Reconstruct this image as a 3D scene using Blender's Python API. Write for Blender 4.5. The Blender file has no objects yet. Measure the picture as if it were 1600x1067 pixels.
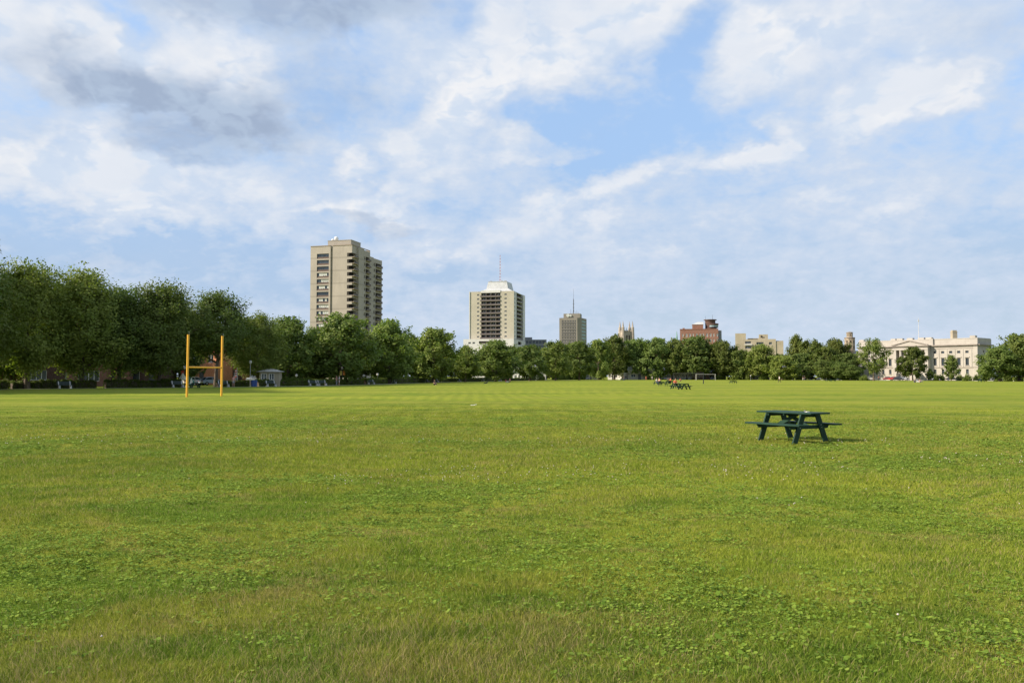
import bpy, math, random
import numpy as np
from math import sin, cos, pi, radians, sqrt, atan2
from mathutils import Vector, Matrix

EXPOSURE=0.8; GD=1.0
SKYMUL=(1.75,1.65,1.58,1); HAZEC=(3.15,3.8,4.4,1); VEILC=(3.55,4.1,4.95,1); WHITEC=(5.45,5.4,5.4,1); LOWC=(1.8,2.78,4.45,1); DARKC=(2.05,2.55,3.45,1); DARK2=(2.6,3.2,4.1,1)
random.seed(7)
scene = bpy.context.scene
COL = scene.collection
F = 1291.0; PITCH = math.atan(54.5/1291.0); CAMZ = 1.6

# ---------------------------------------------------------------- placing helpers (built once, in metres)
def ray(px, py):
    x = (px-800)/F; y = (533.5-py)/F
    return x, cos(PITCH)-y*sin(PITCH), sin(PITCH)+y*cos(PITCH)
def at(px, py, Y):
    x, dy, dz = ray(px, py)
    return x/dy*Y, CAMZ+dz/dy*Y
def gx(px, Y):
    return at(px, 588, Y)[0]
YB = [(-200,85),(0,103),(200,115),(400,129),(500,142),(600,172),(700,229),(800,295),(900,385),(1000,380),(1100,375),(1200,356),(1400,318),(1580,272),(1800,240)]
def yb(px):
    for (a,b),(c,d) in zip(YB, YB[1:]):
        if px <= c: return b+(d-b)*(px-a)/(c-a)
    return YB[-1][1]
def ground_h(x, y):
    """gentle unevenness of the lawn, dying out with distance (works on numpy arrays too)"""
    r2 = x*x+y*y
    f = 1/(1+(r2/900.0)**2)
    return f*(0.022*np.sin(x*0.9+1.3*np.sin(y*0.5))+0.018*np.sin(y*1.3+0.7*x)+0.012*np.sin(2.3*x-1.9*y)) - 0.02*f

# ---------------------------------------------------------------- naming and linking
def link(o, parent=None):
    COL.objects.link(o)
    if parent is not None: o.parent = parent
    return o
def tag(o, label=None, cat=None, group=None, kind=None):
    if label: o['label'] = label
    if cat: o['category'] = cat
    if group: o['group'] = group
    if kind: o['kind'] = kind
    return o
def thing(name, label, cat, loc=(0,0,0), rz=0, group=None):
    o = bpy.data.objects.new(name, None)
    o.empty_display_size = 0.3
    o.location = loc; o.rotation_euler = (0,0,rz)
    link(o); return tag(o, label, cat, group)
def kids(o): return [c for c in COL.objects if c.parent == o]
def dup(root, loc, rz=None, label=None, group=None, scale=None):
    r = root.copy(); link(r); r.location = loc
    if rz is not None: r.rotation_euler = (0,0,rz)
    if scale is not None: r.scale = scale
    if label: r['label'] = label
    if group: r['group'] = group
    for ch in kids(root):
        c = ch.copy(); link(c, r)
        for g in kids(ch):
            d = g.copy(); link(d, c)
    return r
def copy_at(o, loc):
    """copy of one part with its sub-parts under the same thing"""
    c = o.copy(); link(c, o.parent); c.location = loc
    for g in kids(o):
        d = g.copy(); link(d, c)
    return c

class MB:
    def __init__(s): s.v=[]; s.f=[]; s.m=[]
    def quad(s, a,b,c,d, m=0):
        n=len(s.v); s.v += [tuple(a),tuple(b),tuple(c),tuple(d)]; s.f.append((n,n+1,n+2,n+3)); s.m.append(m)
    def poly(s, pts, m=0):
        n=len(s.v); s.v += [tuple(p) for p in pts]; s.f.append(tuple(range(n,n+len(pts)))); s.m.append(m)
    def box(s, x0,x1,y0,y1,z0,z1, m=0):
        n=len(s.v)
        s.v += [(x0,y0,z0),(x1,y0,z0),(x1,y1,z0),(x0,y1,z0),(x0,y0,z1),(x1,y0,z1),(x1,y1,z1),(x0,y1,z1)]
        for f in ((0,3,2,1),(4,5,6,7),(0,1,5,4),(1,2,6,5),(2,3,7,6),(3,0,4,7)):
            s.f.append(tuple(n+i for i in f)); s.m.append(m)
    def beam(s, p0, p1, w, h, m=0, up=(0,0,1)):
        p0=Vector(p0); p1=Vector(p1); d=(p1-p0).normalized(); u=Vector(up)
        r=d.cross(u)
        if r.length<1e-4: r=d.cross(Vector((1,0,0)))
        r.normalize(); u=r.cross(d)
        n=len(s.v)
        for p in (p0,p1):
            for a,b in ((-1,-1),(1,-1),(1,1),(-1,1)):
                s.v.append(tuple(p+r*(a*w/2)+u*(b*h/2)))
        for f in ((0,3,2,1),(4,5,6,7),(0,1,5,4),(1,2,6,5),(2,3,7,6),(3,0,4,7)):
            s.f.append(tuple(n+i for i in f)); s.m.append(m)
    def tube(s, pts, rads, n=8, m=0, caps=True):
        pts=[Vector(p) for p in pts]; base=len(s.v)
        prev=None
        for i,p in enumerate(pts):
            d=(pts[min(i+1,len(pts)-1)]-pts[max(i-1,0)]).normalized()
            if prev is None:
                r=d.cross(Vector((0,1,0)) if abs(d.y)<0.9 else Vector((1,0,0)))
            else:
                r=prev-d*prev.dot(d)
            r.normalize(); prev=r; u=d.cross(r)
            for k in range(n):
                a=2*pi*k/n
                s.v.append(tuple(p+(r*cos(a)+u*sin(a))*rads[i]))
        for i in range(len(pts)-1):
            for k in range(n):
                a=base+i*n+k; b=base+i*n+(k+1)%n
                s.f.append((a,b,b+n,a+n)); s.m.append(m)
        if caps:
            s.f.append(tuple(base+k for k in reversed(range(n)))); s.m.append(m)
            e=base+(len(pts)-1)*n
            s.f.append(tuple(e+k for k in range(n))); s.m.append(m)
    def lathe(s, prof, n=16, m=0, c=(0,0,0)):
        """prof: (radius, z) from bottom to top"""
        base=len(s.v)
        for r,z in prof:
            for k in range(n):
                a=2*pi*k/n; s.v.append((c[0]+r*cos(a), c[1]+r*sin(a), c[2]+z))
        for i in range(len(prof)-1):
            for k in range(n):
                a=base+i*n+k; b=base+i*n+(k+1)%n
                s.f.append((a,b,b+n,a+n)); s.m.append(m)
        s.f.append(tuple(base+k for k in reversed(range(n)))); s.m.append(m)
        e=base+(len(prof)-1)*n
        s.f.append(tuple(e+k for k in range(n))); s.m.append(m)
    def ball(s, c, r, m=0, n=10, rings=6, sc=(1,1,1)):
        prof=[]
        for i in range(rings+1):
            t=-pi/2+pi*i/rings
            prof.append((max(cos(t)*r,0.001*r), sin(t)*r))
        b=len(s.v); s.lathe(prof,n,m)
        for i in range(b,len(s.v)):
            x,y,z=s.v[i]; s.v[i]=(c[0]+x*sc[0],c[1]+y*sc[1],c[2]+z*sc[2])
    def prism(s, poly, z0, z1, m=0):
        """poly: ccw xy points"""
        n=len(s.v); k=len(poly)
        s.v += [(x,y,z0) for x,y in poly]+[(x,y,z1) for x,y in poly]
        s.f.append(tuple(n+i for i in reversed(range(k)))); s.m.append(m)
        s.f.append(tuple(n+k+i for i in range(k))); s.m.append(m)
        for i in range(k):
            j=(i+1)%k; s.f.append((n+i,n+j,n+k+j,n+k+i)); s.m.append(m)
    def wall(s, o, u, U, z0, z1, holes, depth, m=0, skip=''):
        """sheet of wall from point o (x,y) along unit u for U metres, outside on the right-hand side of u;
        holes (ua,ub,za,zb) get reveals of the given depth"""
        ux,uy=u; nx,ny=uy,-ux
        us=sorted({0,U}|{h[0] for h in holes}|{h[1] for h in holes})
        zs=sorted({z0,z1}|{h[2] for h in holes}|{h[3] for h in holes})
        P=lambda a,z,d=0: (o[0]+ux*a-nx*d, o[1]+uy*a-ny*d, z)
        for a,b in zip(us,us[1:]):
            run=None
            for c,d in zip(zs,zs[1:]):
                mid=((a+b)/2,(c+d)/2)
                if any(h[0]<mid[0]<h[1] and h[2]<mid[1]<h[3] for h in holes):
                    if run: s.quad(P(a,run[0]),P(b,run[0]),P(b,run[1]),P(a,run[1]),m); run=None
                else: run=(run[0],d) if run else (c,d)
            if run: s.quad(P(a,run[0]),P(b,run[0]),P(b,run[1]),P(a,run[1]),m)
        for a,b,c,d in holes:
            s.quad(P(a,c),P(b,c),P(b,c,depth),P(a,c,depth),m)
            s.quad(P(a,d,depth),P(b,d,depth),P(b,d),P(a,d),m)
            if 'a' not in skip: s.quad(P(a,c,depth),P(a,d,depth),P(a,d),P(a,c),m)
            if 'b' not in skip: s.quad(P(b,c),P(b,d),P(b,d,depth),P(b,c,depth),m)
    def build(s, name, mats, parent=None, smooth=False, bevel=0):
        me=bpy.data.meshes.new(name); me.from_pydata(s.v,[],s.f); 
        if not isinstance(mats,(list,tuple)): mats=[mats]
        for m in mats: me.materials.append(m)
        if len(mats)>1: me.polygons.foreach_set('material_index', s.m)
        if smooth: me.polygons.foreach_set('use_smooth',[True]*len(s.f))
        me.update()
        o=bpy.data.objects.new(name,me); link(o,parent)
        if bevel:
            b=o.modifiers.new('bevel','BEVEL'); b.width=bevel; b.segments=2; b.limit_method='ANGLE'
        return o

def np_mesh(name, co, faces_n, loops, mats, parent=None, face_attr=None, smooth=False):
    """fast mesh: co (N,3), faces_n: verts per face (array), loops: flat vertex indices"""
    me=bpy.data.meshes.new(name)
    me.vertices.add(len(co)); me.vertices.foreach_set('co', np.asarray(co,dtype=np.float32).ravel())
    me.loops.add(len(loops)); me.loops.foreach_set('vertex_index', np.asarray(loops,dtype=np.int32))
    me.polygons.add(len(faces_n))
    starts=np.concatenate([[0],np.cumsum(faces_n)[:-1]]).astype(np.int32)
    me.polygons.foreach_set('loop_start', starts)
    for k,v in (face_attr or {}).items():
        a=me.attributes.new(k,'FLOAT','FACE'); a.data.foreach_set('value', np.asarray(v,dtype=np.float32))
    me.update(calc_edges=True)
    if smooth: me.polygons.foreach_set('use_smooth',[True]*len(faces_n))
    for m in (mats if isinstance(mats,(list,tuple)) else [mats]): me.materials.append(m)
    o=bpy.data.objects.new(name,me); link(o,parent); return o

# ---------------------------------------------------------------- materials
class NT:
    def __init__(s, tree): s.t=tree; s.n=tree.nodes; s.l=tree.links
    def add(s, typ, **kw):
        n=s.n.new(typ)
        for k,v in kw.items():
            if k.startswith('i_'): n.inputs[k[2:].replace('_',' ')].default_value=v
            else: setattr(n,k,v)
        return n
    def link(s,a,b): s.l.new(a,b)
    def math(s, op, a, b=None, c=None, clamp=False):
        n=s.n.new('ShaderNodeMath'); n.operation=op; n.use_clamp=clamp
        for i,v in enumerate((a,b,c)):
            if v is None: continue
            if isinstance(v,(int,float)): n.inputs[i].default_value=v
            else: s.l.new(v,n.inputs[i])
        return n.outputs[0]
    def ss(s, v, lo, hi, a=0.0, b=1.0):
        n=s.n.new('ShaderNodeMapRange'); n.interpolation_type='SMOOTHSTEP'
        s.l.new(v,n.inputs[0])
        for i,x in zip((1,2,3,4),(lo,hi,a,b)): n.inputs[i].default_value=x
        return n.outputs[0]
    def mix(s, f, a, b, typ='RGBA', blend='MIX'):
        n=s.n.new('ShaderNodeMix'); n.data_type=typ; n.blend_type=blend
        ia,ib,o=(6,7,2) if typ=='RGBA' else (2,3,0)
        for i,v in ((0,f),(ia,a),(ib,b)):
            if isinstance(v,(int,float)): n.inputs[i].default_value=v
            elif isinstance(v,tuple): n.inputs[i].default_value=v if len(v)==4 else (*v,1)
            else: s.l.new(v,n.inputs[i])
        return n.outputs[o]
    def noise(s, vec, scale, detail=4, rough=.55, dist=0, dim='3D'):
        n=s.n.new('ShaderNodeTexNoise'); n.noise_dimensions=dim
        n.inputs['Scale'].default_value=scale; n.inputs['Detail'].default_value=detail
        n.inputs['Roughness'].default_value=rough; n.inputs['Distortion'].default_value=dist
        if vec is not None: s.l.new(vec,n.inputs['Vector'])
        return n.outputs['Fac']
    def scale(s, vec, sc):
        n=s.n.new('ShaderNodeVectorMath'); n.operation='MULTIPLY'; s.l.new(vec,n.inputs[0]); n.inputs[1].default_value=sc
        return n.outputs[0]

def mat_base(name):
    m=bpy.data.materials.new(name); m.use_nodes=True
    t=NT(m.node_tree); return m, t, m.node_tree.nodes['Principled BSDF']
def mat(name, col, rough=.8, var=.15, sc=1.5, metal=0, bump=0.0, bsc=20, streak=0.0, spec=None, joints=None):
    """weathered surface: colour varied by object-space noise, optional vertical streaks, panel joints"""
    m,t,b=mat_base(name)
    tc=t.add('ShaderNodeTexCoord').outputs['Object']
    n1=t.noise(tc,sc,5,.6)
    f=t.ss(n1,.3,.7)
    c=t.mix(f, tuple(x*(1-var) for x in col), tuple(min(1,x*(1+var)) for x in col))
    if streak:
        n2=t.noise(t.scale(tc,(1.2,1.2,.06)),1.0,4,.6)
        c=t.mix(t.math('MULTIPLY',t.ss(n2,.5,.75),streak), c, tuple(x*.55 for x in col))
    if joints:
        w=t.add('ShaderNodeTexWave', wave_type='BANDS', bands_direction='Z'); w.inputs['Scale'].default_value=joints
        t.link(tc,w.inputs['Vector'])
        c=t.mix(t.math('MULTIPLY',t.ss(w.outputs['Fac'],.93,.99),.35), c, tuple(x*.5 for x in col))
    t.link(c,b.inputs['Base Color'])
    b.inputs['Roughness'].default_value=rough; b.inputs['Metallic'].default_value=metal
    if spec is not None: b.inputs['Specular IOR Level'].default_value=spec
    if bump:
        bp=t.add('ShaderNodeBump'); bp.inputs['Strength'].default_value=bump; bp.inputs['Distance'].default_value=.01
        t.link(t.noise(tc,bsc,4,.6),bp.inputs['Height']); t.link(bp.outputs[0],b.inputs['Normal'])
    return m
def brick_mat(name, col, mortar, sc=4.0, var=.3):
    m,t,b=mat_base(name)
    tc=t.add('ShaderNodeTexCoord').outputs['Object']
    sx=t.add('ShaderNodeSeparateXYZ'); t.link(tc,sx.inputs[0])
    cb=t.add('ShaderNodeCombineXYZ'); t.link(t.math('ADD',sx.outputs[0],sx.outputs[1]),cb.inputs[0]); t.link(sx.outputs[2],cb.inputs[1])
    br=t.add('ShaderNodeTexBrick'); t.link(cb.outputs[0],br.inputs['Vector'])
    br.inputs['Scale'].default_value=sc
    br.inputs['Color1'].default_value=(*[x*(1-var) for x in col],1); br.inputs['Color2'].default_value=(*[x*(1+var) for x in col],1)
    br.inputs['Mortar'].default_value=(*mortar,1); br.inputs['Mortar Size'].default_value=.012
    n=t.noise(tc,.4,5,.6)
    c=t.mix(t.ss(n,.3,.75,0,.35), br.outputs['Color'], tuple(x*.6 for x in col))
    t.link(c,b.inputs['Base Color']); b.inputs['Roughness'].default_value=.9
    return m
def glass_mat(name, col, rough=.12):
    m,t,b=mat_base(name)
    oi=t.add('ShaderNodeObjectInfo').outputs['Random']
    tc=t.add('ShaderNodeTexCoord').outputs['Object']
    n=t.noise(tc,.7,2,.5)
    c=t.mix(t.math('MULTIPLY',t.ss(n,.35,.65),1), tuple(x*.5 for x in col), tuple(x*1.5 for x in col))
    c=t.mix(oi, c, tuple(x*.7 for x in col))
    t.link(c,b.inputs['Base Color']); b.inputs['Roughness'].default_value=rough; b.inputs['Specular IOR Level'].default_value=.6
    return m

M={}
M['conc_tan']=mat('tan_concrete',(.39,.345,.285),.9,.09,.12,streak=.25,joints=.027*2)
M['conc_dark']=mat('aggregate_concrete',(.31,.245,.185),.95,.10,.15,streak=.2)
M['conc_grey']=mat('grey_concrete',(.235,.212,.18),.9,.08,.05,streak=.2)
M['cream']=mat('cream_brick',(.43,.395,.31),.9,.06,.15,streak=.15)
M['white_wall']=mat('white_panels',(.56,.55,.52),.7,.06,.3,streak=.2)
M['roofwhite']=mat('pale_sloped_roofing',(.47,.48,.47),.6,.08,.4,streak=.4)
M['beige_conc']=mat('beige_concrete',(.36,.31,.22),.9,.10,.2,streak=.2)
M['limestone']=mat('dressed_limestone',(.39,.36,.31),.85,.08,.3,streak=.18)
M['limestone_dark']=mat('weathered_cornice_stone',(.27,.235,.20),.9,.15,.4,streak=.3)
M['rubble']=mat('grey_rubble_stone',(.33,.27,.19),.95,.30,.9)
M['church']=mat('church_stone',(.36,.31,.25),.95,.2,.4,streak=.3)
M['copper']=mat('green_copper',(.16,.30,.24),.6,.2,.5)
M['slate']=mat('grey_roof_sheet',(.20,.21,.23),.6,.12,.8)
M['brick_red']=brick_mat('red_brick',(.26,.115,.075),(.30,.26,.22))
M['brick_orange_sunlit']=brick_mat('sunlit_orange_brick',(.52,.20,.09),(.40,.33,.26))  # brick tone raised to carry the warm sunlight on the lit side
M['brick_brown']=brick_mat('brown_brick',(.09,.042,.03),(.18,.16,.14))
M['white']=mat('white_paint',(.75,.74,.70),.5,.06,2)
M['offwhite']=mat('aged_white_paint',(.55,.53,.48),.6,.1,2)
M['black']=mat('black_metal',(.02,.02,.022),.5,.2,3)
M['darkgrey']=mat('dark_grey_metal',(.07,.07,.075),.5,.15,3)
M['grey']=mat('galvanised_metal',(.35,.36,.37),.45,.12,3,metal=.5)
M['redrail']=mat('brown_balcony_rail',(.10,.08,.075),.7,.2,.6)
M['spandrel']=mat('brown_spandrel_panel',(.13,.085,.065),.8,.12,.5)
M['recess']=mat('painted_recess_shade',(.05,.042,.036),.95,.25,.5)  # near-black tone paints the shade inside balconies and openings
M['glass']=glass_mat('dark_window_glass',(.040,.055,.070))
M['blind']=mat('window_blinds',(.50,.51,.47),.7,.2,.35)
M['bluecurtain']=mat('pale_blue_spandrel',(.25,.36,.38),.6,.1,1)
M['yellow']=mat('yellow_post_paint',(.84,.42,.03),.45,.06,2.0,bump=.1,streak=.15)
M['feet']=mat('white_concrete_feet',(.60,.59,.55),.9,.1,4)
M['benchwood']=mat('dark_green_slats',(.03,.05,.045),.6,.2,4)
M['tent_white']=mat('white_tent_cloth',(.70,.72,.76),.8,.05,1)
M['tent_cream']=mat('cream_canvas',(.62,.60,.44),.8,.08,1)
M['tent_green']=mat('green_canvas',(.05,.16,.11),.8,.1,1)
M['bin_blue']=mat('blue_plastic',(.02,.06,.20),.4,.1,3)
M['banner_orange']=mat('orange_banner_cloth',(.65,.22,.04),.8,.08,2)
M['banner_yellow']=mat('yellow_banner_cloth',(.70,.52,.12),.8,.08,2)
M['banner_red']=mat('red_banner_cloth',(.55,.09,.05),.8,.08,2)
M['asphalt']=mat('worn_asphalt',(.10,.10,.10),.95,.15,.6,bump=.3,bsc=40)
M['path']=mat('pale_gravel_path',(.27,.25,.22),.95,.15,.8,bump=.3,bsc=40)
M['kerb']=mat('concrete_kerb',(.40,.39,.36),.9,.1,.7)
M['linepaint']=mat('white_road_paint',(.65,.65,.62),.8,.15,2)
M['tyre']=mat('tyre_rubber',(.02,.02,.02),.9,.1,5)
M['netting']=mat('dark_netting',(.03,.03,.03),.9,.1,5)

def bark():
    m,t,b=mat_base('grey_brown_bark')
    tc=t.add('ShaderNodeTexCoord').outputs['Object']
    n=t.noise(t.scale(tc,(3,3,.6)),2.0,5,.65)
    c=t.mix(t.ss(n,.3,.7),(.055,.04,.028),(.17,.13,.095))
    t.link(c,b.inputs['Base Color']); b.inputs['Roughness'].default_value=.95
    bp=t.add('ShaderNodeBump'); bp.inputs['Strength'].default_value=.8; bp.inputs['Distance'].default_value=.05
    t.link(n,bp.inputs['Height']); t.link(bp.outputs[0],b.inputs['Normal'])
    return m
M['bark']=bark()
def leaf_mat(name='broad_leaves'):
    m,t,b=mat_base(name)
    oi=t.add('ShaderNodeObjectInfo')
    at_=t.add('ShaderNodeAttribute', attribute_name='tint').outputs['Fac']
    geo=t.add('ShaderNodeNewGeometry').outputs['Position']
    n=t.noise(geo,.45,3,.6)
    c=t.mix(t.ss(n,.3,.72),(.112,.162,.036),(.178,.212,.048))
    c=t.mix(t.math('MULTIPLY',at_,.45),c,(.21,.23,.05))
    c=t.mix(.15,c,(.05,.10,.02))
    c=t.mix(1.0,c,oi.outputs['Color'],blend='MULTIPLY')
    t.link(c,b.inputs['Base Color']); b.inputs['Roughness'].default_value=.6; b.inputs['Specular IOR Level'].default_value=.18
    tr=t.add('ShaderNodeBsdfTranslucent'); 
    t.link(t.mix(1.0,c,(1.25,1.5,.55,1),blend='MULTIPLY'),tr.inputs['Color'])
    ms=t.add('ShaderNodeMixShader'); ms.inputs[0].default_value=.30
    t.link(b.outputs[0],ms.inputs[1]); t.link(tr.outputs[0],ms.inputs[2])
    t.link(ms.outputs[0],m.node_tree.nodes['Material Output'].inputs['Surface'])
    return m
M['leaf']=leaf_mat()

def lawn_group():
    """one colour field in world metres, shared by the soil sheet and the blades"""
    g=bpy.data.node_groups.new('lawn_colour','ShaderNodeTree')
    g.interface.new_socket('Color',in_out='OUTPUT',socket_type='NodeSocketColor')
    t=NT(g); go=t.add('NodeGroupOutput')
    P=t.add('ShaderNodeNewGeometry').outputs['Position']
    big=t.noise(t.scale(P,(.05,.11,0)),1,3,.5)
    mid=t.noise(t.scale(P,(.35,.7,0)),1,4,.6,dist=.6)
    fine=t.noise(t.scale(P,(1.6,2.6,0)),1,5,.62,dist=.8)
    c=t.mix(t.ss(mid,.40,.60),(.135,.215,.022),(.265,.285,.038))
    c=t.mix(t.ss(big,.42,.62,0,.75),c,(.30,.34,.034))
    c=t.mix(t.ss(fine,.50,.64,0,.62),c,(.085,.150,.016))
    straw=t.noise(t.scale(P,(.8,1.5,0)),1,5,.65,dist=1.)
    c=t.mix(t.ss(straw,.53,.68,0,.6),c,(.33,.265,.085))
    # mowing passes: broad soft lanes running away and across
    sep=t.add('ShaderNodeSeparateXYZ'); t.link(P,sep.inputs[0])
    w=t.noise(t.scale(P,(.02,.02,0)),1,2,.5)
    xx=t.math('ADD',sep.outputs[0],t.math('MULTIPLY',w,14.0))
    yy=t.math('ADD',sep.outputs[1],t.math('MULTIPLY',w,60.0))
    l1=t.math('SINE',t.math('MULTIPLY',xx,5.6)); l2=t.math('SINE',t.math('MULTIPLY',yy,.23))
    gate=t.ss(t.noise(t.scale(P,(.018,.03,0)),1,1,.5),.36,.46)
    far=t.ss(sep.outputs[1],12.,26.)
    lane=t.math('ADD',t.math('MULTIPLY',l1,gate),t.math('MULTIPLY',l2,t.math('SUBTRACT',1.0,gate)))
    f=t.math('MULTIPLY',t.ss(lane,-.8,.8),t.math('MULTIPLY',far,.36))
    c=t.mix(f,c,(.125,.175,.022))
    bands=t.noise(t.scale(P,(.006,.075,0)),1,3,.6)
    c=t.mix(t.math('MULTIPLY',t.ss(bands,.46,.60),t.math('MULTIPLY',far,.40)),c,(.32,.315,.055))
    t.link(c,go.inputs[0])
    return g
LG=lawn_group()
def soil_mat():
    m,t,b=mat_base('lawn_turf')
    g=t.add('ShaderNodeGroup'); g.node_tree=LG
    P=t.add('ShaderNodeNewGeometry').outputs['Position']
    sep=t.add('ShaderNodeSeparateXYZ'); t.link(P,sep.inputs[0])
    n=t.noise(P,9,6,.7)
    c=t.mix(t.ss(n,.3,.7,0,.30),g.outputs[0],(.10,.125,.025))
    t.link(c,b.inputs['Base Color']); b.inputs['Roughness'].default_value=1; b.inputs['Specular IOR Level'].default_value=.02
    bp=t.add('ShaderNodeBump'); bp.inputs['Strength'].default_value=.9; bp.inputs['Distance'].default_value=.06
    t.link(t.noise(P,7,6,.75),bp.inputs['Height']); t.link(bp.outputs[0],b.inputs['Normal'])
    return m
def blade_mat():
    m,t,b=mat_base('grass_blades')
    g=t.add('ShaderNodeGroup'); g.node_tree=LG
    a=t.add('ShaderNodeAttribute', attribute_name='tint').outputs['Fac']
    c=t.mix(t.ss(a,0,.5,0.6,0),g.outputs[0],(.085,.160,.018))
    c=t.mix(t.ss(a,.5,.85,0,.45),c,(.38,.40,.07))
    c=t.mix(t.ss(a,.90,.93),c,(.40,.32,.15))
    t.link(c,b.inputs['Base Color']); b.inputs['Roughness'].default_value=.7; b.inputs['Specular IOR Level'].default_value=.08
    tr=t.add('ShaderNodeBsdfTranslucent'); t.link(c,tr.inputs['Color'])
    ms=t.add('ShaderNodeMixShader'); ms.inputs[0].default_value=.3
    t.link(b.outputs[0],ms.inputs[1]); t.link(tr.outputs[0],ms.inputs[2])
    t.link(ms.outputs[0],m.node_tree.nodes['Material Output'].inputs['Surface'])
    return m
def weed_mat():
    m,t,b=mat_base('clover_leaves')
    a=t.add('ShaderNodeAttribute', attribute_name='tint').outputs['Fac']
    c=t.mix(a,(.115,.205,.022),(.235,.315,.045))
    t.link(c,b.inputs['Base Color']); b.inputs['Roughness'].default_value=.75; b.inputs['Specular IOR Level'].default_value=.10
    tr=t.add('ShaderNodeBsdfTranslucent'); t.link(c,tr.inputs['Color'])
    ms=t.add('ShaderNodeMixShader'); ms.inputs[0].default_value=.25
    t.link(b.outputs[0],ms.inputs[1]); t.link(tr.outputs[0],ms.inputs[2])
    t.link(ms.outputs[0],m.node_tree.nodes['Material Output'].inputs['Surface'])
    return m
M['soil']=soil_mat(); M['blade']=blade_mat(); M['weed']=weed_mat()
# ================================================================ camera, sun, sky
cam=bpy.data.cameras.new('camera'); cam.lens=36*F/1600; cam.sensor_width=36; cam.clip_end=20000; cam.clip_start=.1
co=bpy.data.objects.new('camera',cam); link(co); co.location=(0,0,CAMZ); co.rotation_euler=(pi/2+PITCH,0,0)
scene.camera=co
SUN_EL=radians(29.5); SUN_AZ=atan2(-.975,-.20)      # towards the sun: left and a little behind the camera
sd=Vector((sin(SUN_AZ)*cos(SUN_EL),cos(SUN_AZ)*cos(SUN_EL),sin(SUN_EL)))
sl=bpy.data.lights.new('sun','SUN'); sl.energy=4.2; sl.angle=radians(.53); sl.color=(1,.88,.74)
so=bpy.data.objects.new('sun',sl); link(so); so.rotation_euler=(-sd).to_track_quat('-Z','Y').to_euler(); so.location=(-60,-30,60)
scene.view_settings.view_transform='Standard'; scene.view_settings.look='None'; scene.view_settings.gamma=1
scene.view_settings.exposure=EXPOSURE

w=bpy.data.worlds.new('World'); scene.world=w; w.use_nodes=True
t=NT(w.node_tree); bg=w.node_tree.nodes['Background']; bg.inputs['Strength'].default_value=.1
sky=t.add('ShaderNodeTexSky', sky_type='NISHITA', sun_disc=False, sun_elevation=SUN_EL, sun_rotation=SUN_AZ, air_density=1.0, dust_density=1.2, ozone_density=1.5)
D=t.add('ShaderNodeTexCoord').outputs['Generated']
sp=t.add('ShaderNodeSeparateXYZ'); t.link(D,sp.inputs[0]); dx,dy,dz=sp.outputs
az=t.math('MULTIPLY',t.math('ARCTAN2',dx,dy),180/pi)
hyp=t.math('SQRT',t.math('ADD',t.math('MULTIPLY',dx,dx),t.math('MULTIPLY',dy,dy)))
el=t.math('MULTIPLY',t.math('ARCTAN2',dz,hyp),180/pi)
ae=t.add('ShaderNodeCombineXYZ'); t.link(az,ae.inputs[0]); t.link(el,ae.inputs[1])
# clouds lie in a sheet: seen ever flatter towards the horizon
den=t.math('ADD',t.math('MAXIMUM',dz,0.0),.42)
pl=t.add('ShaderNodeCombineXYZ'); t.link(t.math('DIVIDE',dx,den),pl.inputs[0]); t.link(t.math('DIVIDE',dy,den),pl.inputs[1])
PL=pl.outputs[0]
wn=t.add('ShaderNodeTexNoise'); wn.inputs['Scale'].default_value=3.6; wn.inputs['Detail'].default_value=5; wn.inputs['Roughness'].default_value=.62
t.link(PL,wn.inputs['Vector'])
wv=t.add('ShaderNodeVectorMath',operation='SUBTRACT'); t.link(wn.outputs['Color'],wv.inputs[0]); wv.inputs[1].default_value=(.5,.5,.5)
wv2=t.add('ShaderNodeVectorMath',operation='MULTIPLY'); t.link(wv.outputs[0],wv2.inputs[0]); wv2.inputs[1].default_value=(11,9,0)
wp=t.add('ShaderNodeVectorMath',operation='ADD'); t.link(ae.outputs[0],wp.inputs[0]); t.link(wv2.outputs[0],wp.inputs[1])
WP=wp.outputs[0]
def azel(px,py):
    x,y,z=ray(px,py); return math.degrees(atan2(x,y)), math.degrees(atan2(z,sqrt(x*x+y*y)))
def blob(px,py,rx,ry,rot=0,power=1.0,vec=None):
    """soft cloud patch centred on a direction; sizes in photo pixels, converted to degrees"""
    a,e=azel(px,py); k=21.5/ 1.0
    mp=t.add('ShaderNodeMapping',vector_type='TEXTURE'); t.link(vec or WP,mp.inputs['Vector'])
    mp.inputs['Location'].default_value=(a,e,0); mp.inputs['Rotation'].default_value=(0,0,radians(rot))
    mp.inputs['Scale'].default_value=(rx/k,ry/k,1)
    g=t.add('ShaderNodeTexGradient',gradient_type='SPHERICAL'); t.link(mp.outputs[0],g.inputs[0])
    return t.ss(g.outputs['Fac'],0,.75)
def field(lst,vec=None):
    acc=None
    for L in lst:
        v=t.math('MULTIPLY',blob(*L[:5],vec=vec),L[5])
        acc=v if acc is None else t.math('ADD',acc,v)
    return acc
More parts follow.
